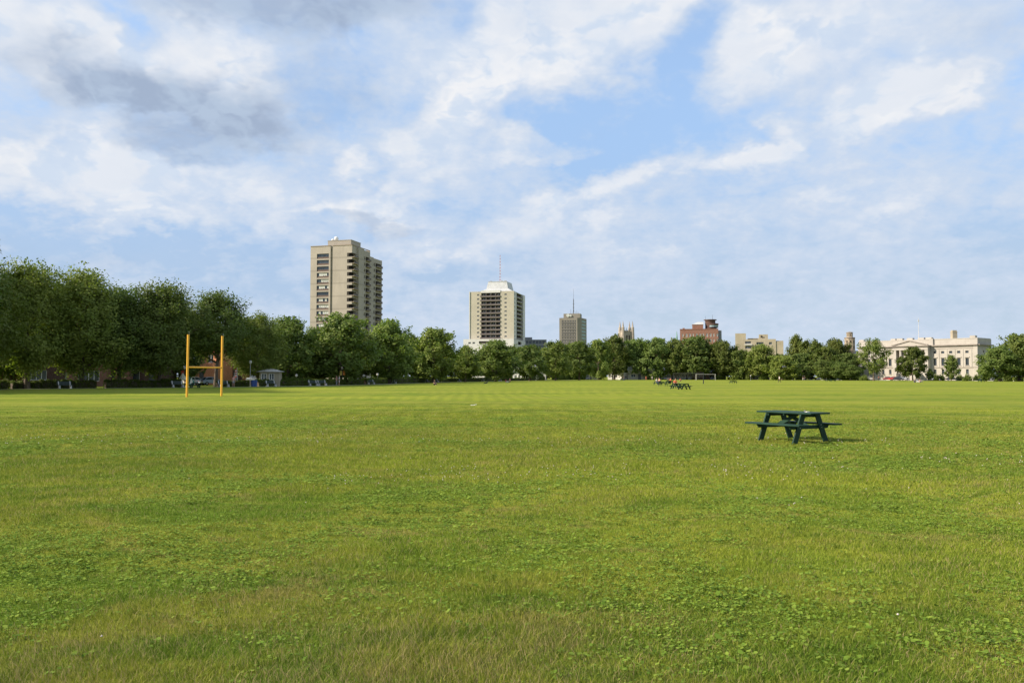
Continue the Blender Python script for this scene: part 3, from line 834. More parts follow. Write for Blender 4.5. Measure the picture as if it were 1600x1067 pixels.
H_=[(-20,60,1.0,'clipped hedge left of the thick trunk at the left edge'),(40,45,.9,'low clipped hedge section right beside the thick left trunk'),
(85,44,1.05,'clipped hedge section behind the leftmost bench'),(128,42,1.0,'clipped hedge below the white bay window'),(190,52,1.05,'long clipped hedge left of the goal post, before the house'),
(232,40,.9,'hedge section ending at the trunk left of the goal'),(266,30,1.1,'hedge section below the cream and green parasols'),
(352,26,.85,'hedge right of the goal crossbar, behind the seated person'),(376,24,.9,'hedge between the flag pole and the blue bins'),
(425,48,1.0,'hedge in front of the small grey roofed kiosk'),(465,42,1.15,'tall hedge right of the kiosk'),
(496,26,1.0,'hedge behind the pair of benches near the concrete tower'),(522,26,1.0,'hedge beside the two standing people'),
(548,32,.95,'hedge right of the yellow banner lamp post'),(585,32,1.1,'hedge behind the bench at the right foot of the concrete tower'),
(630,44,1.35,'bulging hedge left of the seated black dressed person'),(668,34,1.1,'hedge directly behind the bench by the black dressed person'),
(704,34,1.0,'hedge below the red and white banner'),(740,34,1.1,'hedge right of the red and white banner'),(776,36,1.2,'hedge behind the two seated people'),
(815,40,1.0,'last hedge section where the path turns away')]
for px,wp,h,lab in H_:
    Y=yb(px)+2.2; a=gx(px,Y); 
    x0,x1=gx(px-wp/2,yb(px-wp/2)+2.2),gx(px+wp/2,yb(px+wp/2)+2.2); y0,y1=yb(px-wp/2)+2.2,yb(px+wp/2)+2.2
    Ln=sqrt((x1-x0)**2+(y1-y0)**2)
    put(hed,'h',((x0+x1)/2,(y0+y1)/2,0),atan2(y1-y0,x1-x0),(Ln/8.2,1,h),lab,'hedge',HG,.8)
BG='bushes along the far edge of the park'
B_=[(1500,305,3.2,2.2,'dark clipped bush under the right wing of the museum, left one'),(1512,305,3.0,2.4,'dark bush under the right wing of the museum, right one'),
(1470,308,3.4,2.3,'bush left of the young pointed tree'),(1463,309,2.5,2.4,'bush nearest the museum steps'),(1525,300,2.2,2.2,'light bush at the right corner of the museum'),
(1541,290,2.6,2.4,'bush before the shaded end wall'),(1508,285,2.2,1.4,'low bush on the lawn side of the museum drive'),
(1338,330,4,3.0,'bush below the rubble wing of the old prison'),(1322,332,3.6,2.5,'bush below the old prison tower'),(1300,338,4.2,2.6,'bush before the big dark round tree'),
(1231,352,4.5,3.0,'bush right of the walker in white'),(1212,356,5,3.4,'bush behind the walker in white'),(1250,352,3.6,2.0,'low bush left of the parked cars'),
(1170,374,4,4.2,'bush behind the white post'),(1150,376,5,4.8,'yellowish bush right of the soccer goal'),(1192,370,4,3.5,'bush between the white post and the walker'),
(1575,278,3,2.0,'bush at the foot of the right trees'),(1592,276,3,1.8,'low bush at the right edge'),(905,392,6,5,'pale green bush among the far trunks'),(893,392,5,4,'dark bush among the far trunks'),
(845,335,4,2.5,'bush right of the turning path'),(870,360,4,2.5,'bush in shade beside the turning path'),(880,383,5,3,'bush between the far houses'),(1125,382,5,3,'dark bush beside the soccer goal'),
(1560,276,2.6,1.6,'small bush beside the dark parked car'),(1350,318,4,2.0,'bush at the left corner of the museum')]
for px,Y,w_,h_,lab in B_:
    put(bus,'b',(gx(px,Y),Y,0),px*.37,(w_/2,w_/2,h_/1.15),lab,'bush',BG,.95)
# ================================================================ towers and houses
def xy(o,u,s,d=0):      # along u from o, d metres inwards (left of u); outside is right of u
    return (o[0]+u[0]*s-u[1]*d, o[1]+u[1]*s+u[0]*d)
def lbox(mb,o,u,s0,s1,d0,d1,z0,z1,m=0):
    """box in a wall's own frame: s along the wall, d inwards"""
    mb.prism([xy(o,u,s0,d0),xy(o,u,s1,d0),xy(o,u,s1,d1),xy(o,u,s0,d1)],z0,z1,m)
def window(par,o,u,a,b,c,d,depth,glass='glass',frame='white',mull=1,name='window',fw=.07,blind=0):
    """frame standing in a wall opening, its pane a child"""
    mb=MB(); z=depth
    for s0,s1,z0,z1 in ((a,b,c,c+fw),(a,b,d-fw,d),(a,a+fw,c+fw,d-fw),(b-fw,b,c+fw,d-fw)): lbox(mb,o,u,s0,s1,z-.08,z-.003,z0,z1)
    for k in range(1,mull+1):
        s=a+(b-a)*k/(mull+1); lbox(mb,o,u,s-fw/2,s+fw/2,z-.08,z-.003,c+fw,d-fw)
    f=mb.build(name,M[frame],par)
    p=MB(); p.quad((*xy(o,u,a+.01,z-.04),c+.01),(*xy(o,u,b-.01,z-.04),c+.01),(*xy(o,u,b-.01,z-.04),d-.01),(*xy(o,u,a+.01,z-.04),d-.01))
    p.build('pane',M[glass],f)
    return f
def frame_of(x,y,th): return (x,y),(cos(th),sin(th))

# ---- concrete apartment tower (local frame: origin at its near corner on the ground, x along its depth)
def tower_one():
    X0,Y0=gx(548,370),370; th=radians(15)
    r=thing('apartment_tower','tall tan concrete apartment tower with stacked corner balconies, behind the left trees','building',(X0,Y0,0),0,'apartment towers on the skyline')
    dep=(sin(th),cos(th)); fr=(cos(th),-sin(th))           # fr: front wall direction left to right
    H=CAMZ+ (588-381)/F*370; FL=2.9
    W=20.5
    o=(-fr[0]*W,-fr[1]*W)                                   # left front corner
    nfl=15
    top0=H-3.2
    zs=[top0-i*FL-2.0 for i in range(nfl)]                  # sill levels
    # front wall: window bay near left, notch, then corner balcony slots
    mb=MB()
    bayL,bayR=3.2,9.2
    holes=[(bayL,bayR,z-.75,z+1.55) for z in zs]
    mb.wall(o,fr,10.0,0,H,holes,.45)
    mb.quad((*xy(o,fr,10.0,0),0),(*xy(o,fr,10.0,.9),0),(*xy(o,fr,10.0,.9),H),(*xy(o,fr,10.0,0),H))
    o2=xy(o,fr,10.0,.9); mb.quad((*o2,0),(*xy(o2,fr,.9),0),(*xy(o2,fr,.9),H),(*o2,H))
    o3=xy(o,fr,10.9,.35)
    mb.quad((*xy(o3,fr,0,.55),0),(*o3,0),(*o3,H),(*xy(o3,fr,0,.55),H))
    L3=W-10.9
    slots=[(L3-2.4,L3,z-.2,z+1.5) for z in zs]
    mb.wall(o3,fr,L3,0,H,slots,2.2,0,'b')
    # right side: block A
    oA=xy(o3,fr,L3); uA=dep

    hb=[(13.2,18-.6,z-.2,z+1.5) for z in zs]; hw=[(11.2,12.8,z,z+1.4) for z in zs]

    # blank wall proud of the balcony stacks
    mb.wall(oA,uA,4.9,0,H,[(0,4.6,z-.2,z+1.5) for z in zs],2.2,0,'a')
    lbox(mb,oA,uA,4.9,10.6,-1.0,3,0,H-.6)
    oB=xy(oA,uA,10.6,-.55)
    mb.wall(oB,uA,7.4,0,H-.9,[(.7,2.3,z,z+1.4) for z in zs]+[(2.7,6.9,z-.2,z+1.5) for z in zs],1.2)
    # block B set back
    oC=xy(oA,uA,18.0,2.6)
    mb.quad((*xy(oB,uA,7.4),0),(*oC,0),(*oC,H),(*xy(oB,uA,7.4),H))
    HB=H-1.9
    lbox(mb,oC,uA,0,10.2,-.3,3,0,HB)
    oD=xy(oC,uA,10.2,.0)
    mb.wall(oD,uA,10.5,0,HB-.2,[(.8,2.4,z-.5,z+.9) for z in zs]+[(3.0,9.6,z-.7,z+1.0) for z in zs],1.2)
    end=xy(oD,uA,10.5); e2=xy(oD,uA,10.5,18); l2=xy(o,fr,0,39)
    mb.quad((*end,0),(*e2,0),(*e2,HB),(*end,HB))
    mb.quad((*e2,0),(*l2,0),(*l2,H),(*e2,H))
    mb.quad((*l2,0),(*o,0),(*o,H),(*l2,H))
    mb.build('wall',[M['conc_tan']],r)
    # roof with parapet and lift house
    mb=MB()
    zr=H-.7
    rp=[xy(o,fr,.25,.25),xy(o3,fr,L3-.25,.25),xy(oA,uA,18,3),xy(oC,uA,0,3),xy(o,fr,3,38)]
    mb.poly([(*p,zr-1.4) for p in rp])
    for a,b in ((o,xy(o,fr,10)),(o3,oA),(oA,xy(oA,uA,18))):
        mb.beam((*a,H-.12),(*b,H-.12),.36,.30)
    roof=mb.build('roof',M['conc_dark'],r)
    mb=MB(); q=xy(o,fr,6.8,3.5); lbox(mb,q,fr,0,11.6,0,10,H-1.9,H+2.6); lbox(mb,q,fr,-.12,11.72,-.12,10.12,H+2.6,H+2.85)
    mb.build('lift_house',M['conc_tan'],roof)
    mb=MB(); c=xy(q,fr,2.7,3); mb.ball((c[0],c[1],H+4.1),1.05,n=12,rings=8); mb.tube([(c[0],c[1],H+2.8),(c[0],c[1],H+3.4)],[.4,.3],8)
    c2=xy(q,fr,1.2,2.4); mb.ball((c2[0],c2[1],H+3.5),.6)
    mb.build('satellite_dome',M['white'],roof,smooth=True)
    # windows of the front bay, one part a storey
    rs=random.Random(2)
    for z in zs:
        f=window(r,o,fr,bayL+.02,bayR-.02,z+.02,z+1.53,.40,'glass','darkgrey',5,fw=.07)
        nb=rs.choice([0,1,2,2,3]); sl=[bayL+(bayR-bayL)*k/6 for k in range(7)]
        if nb:
            ch=rs.sample(range(6),2+nb)
            for k in ch:
                a,b=sl[k]+.05,sl[k+1]-.05; mb=MB()
                mb.quad((*xy(o,fr,a,.335),z+.25*rs.random()+.1),(*xy(o,fr,b,.335),z+.1),(*xy(o,fr,b,.335),z+1.45),(*xy(o,fr,a,.335),z+1.45))
                mb.build('blind',M['blind'],f)
        mb=MB(); lbox(mb,o,fr,bayL+.02,bayR-.02,.18,.44,z-.73,z+.0); mb.build('spandrel',M['spandrel'],r)
    # balconies: slab + rail, glazed doors behind
    for z in zs:
        mb=MB()
        # corner balcony: floor slab, dark back, rail on both faces
        mb.prism([xy(o3,fr,L3-2.35,2.15),xy(o3,fr,L3-2.35,.02),xy(oA,uA,0,-.02),xy(oA,uA,0,-1.1),xy(oA,uA,4.5,-1.1),xy(oA,uA,4.5,2.1)],z-.50,z-.24,0)
        mb.beam((*xy(oA,uA,.05,-1.0),z+.0),(*xy(oA,uA,4.5,-1.0),z+.0),.10,.55,1)
        lbox(mb,o3,fr,L3-2.38,L3-2.05,.1,2.1,z-.19,z+1.48,2); lbox(mb,oA,uA,.05,4.58,1.6,2.1,z-.19,z+1.48,2)
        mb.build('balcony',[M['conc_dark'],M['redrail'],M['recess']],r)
        window(r,oB,uA,.72,2.28,z+.02,z+1.38,.5,'glass','offwhite',1)
        mb=MB(); lbox(mb,oB,uA,2.75,6.85,-.9,.9,z-.48,z-.24,0); lbox(mb,oB,uA,2.75,6.85,-.9,-.8,z-.24,z+.5,1); lbox(mb,oB,uA,2.73,6.87,.85,1.1,z-.18,z+1.48,2)
        mb.build('balcony',[M['conc_dark'],M['redrail'],M['recess']],r)
        window(r,oD,uA,.82,2.38,z-.48,z+.88,.5,'glass','offwhite',1)
        mb=MB(); lbox(mb,oD,uA,3.05,9.55,-.9,.9,z-.98,z-.74,0); lbox(mb,oD,uA,3.05,9.55,-.9,-.8,z-.74,z+.0,1); lbox(mb,oD,uA,3.03,9.57,.85,1.1,z-.68,z+.98,2)
        mb.build('balcony',[M['conc_dark'],M['redrail'],M['recess']],r)
    return r
tower_one()

def tower_two():
    Y0=567; X0=gx(803,Y0); th=radians(14.5)
    r=thing('apartment_tower','cream apartment tower with a pale sloped crown and a mast, in the middle skyline','building',(X0,Y0,0),0,'apartment towers on the skyline')
    fr=(cos(th),-sin(th)); dep=(sin(th),cos(th)); W=31.6; o=(-fr[0]*W,-fr[1]*W)
    H=CAMZ+(588-454)/F*567; FL=2.9; nf=11
    zs=[H-2.9-i*FL for i in range(nf)]
    zb=zs[-1]-1.2                      # bottom of the shaft above the podium
    mb=MB()
    s1,s2=8.1,22.0
    mb.wall(o,fr,s1,zb,H,[(5.2,6.7,z,z+1.1) for z in zs],.3)
    mb.wall(xy(o,fr,s2),fr,W-s2,zb,H,[(2.9,4.5,z,z+1.1) for z in zs],.3)
    # balcony bay recess
    mb.quad((*xy(o,fr,s1,2.2),zb),(*xy(o,fr,s2,2.2),zb),(*xy(o,fr,s2,2.2),H),(*xy(o,fr,s1,2.2),H),1)
    mb.quad((*xy(o,fr,s1),zb),(*xy(o,fr,s1,2.2),zb),(*xy(o,fr,s1,2.2),H),(*xy(o,fr,s1),H))
    mb.quad((*xy(o,fr,s2,2.2),zb),(*xy(o,fr,s2),zb),(*xy(o,fr,s2),H),(*xy(o,fr,s2,2.2),H))
    lbox(mb,o,fr,s1,s2,-.3,2.2,H-1.0,H+.6,2)
    c=(0,0)
    mb.wall(c,dep,7.5,zb,H-.3,[(1.8,3.6,z,z+1.4) for z in zs],.3,2)
    mb.quad((*xy(c,dep,7.5),zb),(*xy(c,dep,7.5,1.6),zb),(*xy(c,dep,7.5,1.6),H-.5),(*xy(c,dep,7.5),H-.5),2)
    mb.quad((*xy(c,dep,7.5,1.6),zb),(*xy(c,dep,25,1.6),zb),(*xy(c,dep,25,1.6),H-.5),(*xy(c,dep,7.5,1.6),H-.5),1)
    lbox(mb,c,dep,25,31,-.4,3,zb,H-.5,2)
    b1,b2=xy(c,dep,31,3),xy(o,fr,0,31)
    mb.quad((*b1,zb),(*b2,zb),(*b2,H),(*b1,H)); mb.quad((*b2,zb),(*o,zb),(*o,H),(*b2,H))
    lbox(mb,o,fr,.2,W-.2,.2,30,H-.6,H-.4,2)
    # thin cream end fin at the far left
    lbox(mb,o,fr,-.5,0,-.4,1.2,zb,H+.1,2)
    mb.build('wall',[M['cream'],M['recess'],M['white_wall']],r)
    for z in zs:
        window(r,o,fr,5.22,6.68,z+.02,z+1.08,.25,'glass','offwhite',1)
        window(r,xy(o,fr,s2),fr,2.92,4.48,z+.02,z+1.08,.25,'glass','offwhite',1)
        window(r,c,dep,1.82,3.58,z+.02,z+1.38,.25,'glass','offwhite',1)
        mb=MB(); lbox(mb,o,fr,s1-.6,s2-.05,-.5,2.15,z-1.05,z-.80,0)
        lbox(mb,o,fr,s1-.6,s2-.05,-.48,-.40,z-.80,z+.05,1)
        for k in range(1,4):
            s=s1+(s2-s1)*k/4; lbox(mb,o,fr,s-.12,s+.12,.1,2.1,z-.8,z+1.82,0)
        mb.build('balcony',[M['conc_grey'],M['redrail']],r)
        for k in range(4):
            a=s1+(s2-s1)*k/4+.35; b=s1+(s2-s1)*(k+1)/4-.35
            mb=MB(); lbox(mb,o,fr,a,b,2.05,2.17,z-.78,z+1.2,0); 
            lbox(mb,o,fr,a+.3,a+1.2,2.0,2.06,z-.7,z+1.1,1)
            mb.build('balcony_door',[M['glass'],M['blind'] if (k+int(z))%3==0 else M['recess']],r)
        mb=MB(); lbox(mb,c,dep,8,24.8,-.3,1.5,z-1.05,z-.8,0); lbox(mb,c,dep,8,24.8,-.3,-.2,z-.8,z+.1,1)
        mb.build('balcony',[M['white_wall'],M['redrail']],r)
    # crown
    mb=MB()
    a=[xy(o,fr,6.8,.5),xy(o,fr,W-.4,.5),xy(o,fr,W-.4,24),xy(o,fr,6.8,24)]
    b=[xy(o,fr,10.6,4.5),xy(o,fr,W-5.5,4.5),xy(o,fr,W-5.5,20),xy(o,fr,10.6,20)]
    cc=[xy(o,fr,11.6,5.5),xy(o,fr,W-6.5,5.5),xy(o,fr,W-6.5,19),xy(o,fr,11.6,19)]
    z0,z1,z2=H-.35,H+2.3,CAMZ+(588-439.5)/F*575
    for p,q,za,zb_ in ((a,b,z0,z1),(b,cc,z1,z2)):
        for i in range(4):
            j=(i+1)%4; mb.quad((*p[i],za),(*p[j],za),(*q[j],zb_),(*q[i],zb_))
    mb.poly([(*p,z2) for p in cc])
    for k in range(9):
        s=11.8+k*1.5; mb.beam((*xy(o,fr,s,5.2),z1+.2),(*xy(o,fr,s,5.9),z2-.3),.12,.12)
    mb.beam((*cc[0],z2),(*cc[1],z2),.5,.35)
    crown=mb.build('crown_roof',M['roofwhite'],r)
    mb=MB(); p=xy(o,fr,19.0,10)
    zt=CAMZ+(588-398)/F*580
    n=18
    for k in range(n):
        za=z2+(zt-z2)*k/n; zb_=z2+(zt-z2)*(k+1)/n; wdt=.7*(1-k/n)+.14
        for sx,sy in ((-1,-1),(1,-1),(1,1),(-1,1)): mb.beam((p[0]+sx*wdt/2,p[1]+sy*wdt/2,za),(p[0]+sx*wdt/2,p[1]+sy*wdt/2,zb_),.16,.16,k%2)
        mb.beam((p[0]-wdt/2,p[1]-wdt/2,za),(p[0]+wdt/2,p[1]-wdt/2,zb_),.12,.12,k%2)
    mb.build('mast',[M['white'],M['banner_red']],r)
    mb=MB(); 
    for s in (12,20,22.5): lbox(mb,o,fr,s,s+1.4,8,9.4,z2,z2+.8)
    mb.build('roof_unit',M['conc_grey'],crown)
    # podium
    zt2=CAMZ+(588-529)/F*560
    mb=MB()
    po=xy(o,fr,-3.2,-5); PW=36
    hol=[(3.6,5.4,zt2-3.2,zt2-2.0),(6.6,8.4,zt2-3.2,zt2-2.0),(26.5,28.6,zt2-3.0,zt2-1.6)]
    mb.wall(po,fr,PW,0,zt2,hol+[(11.2,21.8,zt2-3.2,zt2-1.4)],.5)
    pc=xy(po,fr,PW); mb.wall(pc,dep,34,0,zt2-.6,[(12,22,zt2-3.6,zt2-1.4),(12,22,zt2-7.2,zt2-5)],.8,1)
    pe,pl=xy(pc,dep,34),xy(po,fr,0,34)
    mb.quad((*pe,0),(*pl,0),(*pl,zt2),(*pe,zt2)); mb.quad((*pl,0),(*po,0),(*po,zt2),(*pl,zt2))
    lbox(mb,po,fr,.2,PW-.2,.2,33,zt2-.5,zt2-.3)
    mb.build('podium',[M['white_wall'],M['white_wall']],r)
    for h in hol: window(r,po,fr,h[0]+.02,h[1]-.02,h[2]+.02,h[3]-.02,.4,'glass','offwhite',1)
    mb=MB(); lbox(mb,po,fr,11.25,21.75,.5,.8,zt2-3.2,zt2-1.4); lbox(mb,o,fr,.6,s1,.4,2,zt2-.29,zb,0); 
    mb.build('dark_infill',M['recess'],r)  # flat dark boxes in the podium strip and under the shaft
    mb=MB(); lbox(mb,o,fr,1.5,s1,.05,.4,zt2-.2,zb-.05); lbox(mb,o,fr,s2+4,W-.4,.05,.5,zt2-.2,zb-.05); mb.build('red_panel',M['banner_red'],r)
    mb=MB()
    for s in (.4,s1,s2,W-.5): lbox(mb,o,fr,s-.35,s+.35,.6,25,zt2-.3,zb)
    mb.build('pillar',M['cream'],r)
tower_two()

def tower_three():
    Y0=1500; k=Y0/F; X0=gx(905,Y0); th=radians(40)
    r=thing('office_tower','distant grey concrete office tower with banded windows and rooftop antennas','building',(X0,Y0,0),0)
    H=CAMZ+(588-496.5)*k; Ht=CAMZ+(588-489.8)*k
    # left face runs from px 874 to 902, right face from 908 to 919; chamfered corner pier between
    fr=(cos(radians(12)),-sin(radians(12))); dep=(sin(radians(22)),cos(radians(22)))
    L=28*k/.985; o=(gx(874.3,Y0)-X0,4.0)
    c1=xy(o,fr,L); c2=(c1[0]+6.5*k*.95,c1[1]+3.0)
    R=34.0
    rows=[H-5.2-i*6.1 for i in range(9)]
    mb=MB()
    holes=[]
    for z in rows: holes+= [(4.8+i*2.95,6.5+i*2.95,z-2.2,z+.6) for i in range(9)]
    mb.wall(o,fr,L,0,H,[(h[0],h[1],h[2],h[3]) for h in holes],.6)
    mb.quad((*c1,0),(*c2,0),(*c2,H),(*c1,H),1)
    mb.wall(c2,dep,R,0,H,[(4,R-3,z-2.2,z+.8) for z in rows],.6,1)
    e=xy(c2,dep,R); b=xy(o,fr,0,R+5)
    mb.quad((*e,0),(*b,0),(*b,H),(*e,H)); mb.quad((*b,0),(*o,0),(*o,H),(*b,H))
    mb.poly([(*p,H-.02) for p in (o,c1,c2,e,b)])
    mb.build('wall',[M['conc_grey'],M['conc_grey']],r)
    for z in rows:
        mb=MB(); lbox(mb,o,fr,4.5,4.8+9*2.95,.45,.58,z-2.3,z+.7)
        f=mb.build('window',M['glass'],r)
        mb=MB(); lbox(mb,o,fr,4.3,L-3.0,-.25,-.004,z-4.6,z-3.2); mb.build('dark_band',M['darkgrey'],r)
        mb=MB(); lbox(mb,c2,dep,3.9,R-2.9,.4,.58,z-2.3,z+.9); mb.build('window',M['bluecurtain'],r)
    mb=MB()
    lbox(mb,o,fr,7.5,L+5,2,24,H-.01,Ht,0)
    pen=mb.build('penthouse',M['conc_grey'],r)
    mb=MB()
    p=xy(o,fr,15.5,1.2); mb.tube([(p[0],p[1]+.3,Ht-3.3),(p[0],p[1]-1.6,Ht-3.3)],[2.9,3.0],14)
    p=xy(o,fr,20.5,1.2); mb.tube([(p[0],p[1]+.3,Ht-4.0),(p[0],p[1]-1.2,Ht-4.0)],[1.8,1.9],12)
    mb.build('dish_antenna',M['white'],pen)
    mb=MB(); q=(gx(896.5,Y0+12)-X0,12)
    zt=CAMZ+(588-466)*k; zt2=CAMZ+(588-450)*k
    mb.tube([(q[0],q[1],Ht-1),(q[0],q[1],zt),(q[0],q[1],zt+.1),(q[0],q[1],zt2)],[.75,.65,.22,.12],8)
    for z in (Ht+5,Ht+12,Ht+18): mb.tube([(q[0],q[1],z),(q[0],q[1],z+.6)],[1.4,1.4],8)
    for ddx,h in ((-5,9),(-2.2,4),(3,5),(6,7),(8.5,4)): mb.tube([(q[0]+ddx,q[1],Ht-1),(q[0]+ddx,q[1],Ht+h)],[.3,.15],6)
    mb.build('antenna_mast',M['darkgrey'],r)
tower_three()

def church():
    Y0=650; k=Y0/F; X0=gx(979,Y0)
    r=thing('church_tower','pale gothic church tower with tall corner pinnacles rising above the trees','building',(X0,Y0,0),radians(10))
    zc=CAMZ+(588-518.3)*k; zs_=CAMZ+(588-512)*k; zt=CAMZ+(588-501.5)*k; w=3.9
    mb=MB()
    holes=[(2.6,3.7,zc-9,zc-3),(4.5,5.6,zc-9,zc-3)]
    for o,u in (((-w,-w),(1,0)),((w,-w),(0,1)),((w,w),(-1,0)),((-w,w),(0,-1))): mb.wall(o,u,2*w,0,zc,holes,.5)
    mb.poly([(-w,-w,zc-.3),(w,-w,zc-.3),(w,w,zc-.3),(-w,w,zc-.3)])
    for i in range(5):
        s=-w+1.0+i*(2*w-2)/4
        if i%1==0:
            for a,b in ((s,-w),(s,w),(-w,s),(w,s)): mb.box(a-.45,a+.45,b-.45,b+.45,zc-.1,zc+.9)
    mb.build('wall',M['church'],r)
    for sx in (-1,1):
        for sy in (-1,1):
            mb=MB(); cx,cy=sx*w,sy*w
            mb.lathe([(1.5,0),(1.45,zc-4),(1.3,zc),(1.15,zs_-.3),(1.3,zs_),(.75,zs_+.5),(.62,zs_+1.6),(.05,zt)],8,0,(cx,cy,0))
            mb.build('pinnacle',M['church'],r)
    mb=MB()
    for a in (-1.2,1.2): mb.lathe([(.35,zc),(.3,zc+1.4),(.03,zc+3.4)],6,0,(a,-w,0))
    mb.build('small_pinnacle',M['church'],r)
    mb=MB(); mb.box(-2.2,2.2,-w+.6,-w+.7,zc-9.4,zc-2.8); mb.build('belfry_board',M['recess'],r)  # plain dark board set behind the belfry openings
    Y1=700; X1=gx(1058,Y1); zt=CAMZ+(588-517)/F*Y1
    s=thing('church_spire','slim green copper spire tip showing left of the red brick hotel','spire',(X1,Y1,0))
    mb=MB(); mb.lathe([(1.6,0),(1.6,zt-14)],8); mb.build('drum',M['church'],s)
    mb=MB(); mb.lathe([(1.9,zt-14),(.9,zt-8),(.12,zt)],8); mb.build('cone',M['copper'],s)
church()

def hotel():
    Y0=700; k=Y0/F; X0=gx(1063,Y0)
    r=thing('brick_hotel','red brick block with a round dark rooftop lookout, right of the middle','building',(X0,Y0,0),0)
    u=(cos(radians(-12)),sin(radians(-12))); o=(0,0); W=57.5*k; H=CAMZ+(588-514.3)*k
    mb=MB()
    rows=[H-6.5-i*4.6 for i in range(3)]
    cols=[1.9+i*2.82 for i in range(11)]
    holes=[(c,c+(1.5 if i%3 else 1.0),z,z+2.6) for z in rows for i,c in enumerate(cols)]
    mb.wall(o,u,W,0,H,holes,.35)
    e=xy(o,u,W); b1=xy(o,u,W,22); b2=xy(o,u,0,22)
    mb.quad((*e,0),(*b1,0),(*b1,H),(*e,H)); mb.quad((*b1,0),(*b2,0),(*b2,H),(*b1,H)); mb.quad((*b2,0),(*o,0),(*o,H),(*b2,H))
    lbox(mb,o,u,.1,W-.1,.1,21.9,H-.5,H-.2)
    mb.build('wall',M['brick_red'],r)
    for h in holes: window(r,o,u,h[0]+.02,h[1]-.02,h[2]+.02,h[3]-.02,.3,'glass','white',1,fw=.2)
    mb=MB(); lbox(mb,o,u,-.25,W+.25,-.25,0,H-.35,H+.15); lbox(mb,o,u,2.2,4.0,1,3,H,H+1.0); mb.build('parapet',M['brick_red'],r)
    Hb=CAMZ+(588-507)*k; Hr=CAMZ+(588-503)*k
    mb=MB(); lbox(mb,o,u,10.3,19.3,2,14,H-.2,Hb,0)
    a=[xy(o,u,10.0,1.7),xy(o,u,19.6,1.7),xy(o,u,19.6,14.3),xy(o,u,10.0,14.3)]; b=[xy(o,u,14.6,4),xy(o,u,19.5,4),xy(o,u,19.5,12),xy(o,u,14.6,12)]
    for i in range(4):
        j=(i+1)%4; mb.quad((*a[i],Hb),(*a[j],Hb),(*b[j],Hr),(*b[i],Hr),1)
    mb.poly([(*p,Hr) for p in b],1); mb.poly([(*p,Hb) for p in reversed(a)],1)
    mb.build('roof_house',[M['brick_red'],M['roofwhite']],r)
    c=xy(o,u,26.2,7)
    z=lambda py: CAMZ+(588-py)*k
    mb=MB(); mb.lathe([(4.2,H-.2),(4.2,z(504.8)),(4.3,z(504.8)),(4.3,z(500.6)),(5.4,z(500.3)),(5.4,z(499.2)),(5.0,z(499.1))],20,0,(c[0]-1.0,c[1],0))
    mb.build('drum',M['brick_brown'],r)
    mb=MB(); mb.lathe([(3.0,H+.5),(3.9,H+1.2),(4.6,H+1.3),(4.6,H+2.0)],20,0,(c[0]+.9,c[1]-1,0)); mb.build('lookout_base',M['darkgrey'],r)
    mb=MB(); mb.lathe([(4.5,H+2.0),(4.5,z(508.2))],20,0,(c[0]+.9,c[1]-1,0)); mb.build('lookout_glazing',M['bluecurtain'],r)
    mb=MB(); mb.lathe([(4.8,z(508.2)),(4.8,z(505.6)),(4.2,z(505.4))],20,0,(c[0]+.9,c[1]-1,0)); mb.build('lookout_rim',M['brick_brown'],r)
    mb=MB(); mb.tube([(c[0]+1,c[1],z(499.2)),(c[0]+1,c[1],z(491.5))],[.14,.08],6); mb.tube([(c[0]-5,c[1],z(500)),(c[0]-5,c[1],z(493.5))],[.1,.06],6); mb.build('antenna',M['darkgrey'],r)
    mb=MB(); lbox(mb,o,u,W+.02,W+3.2,3,16,0,CAMZ+(588-516.5)*k); mb.build('grey_extension',M['slate'],r)
hotel()

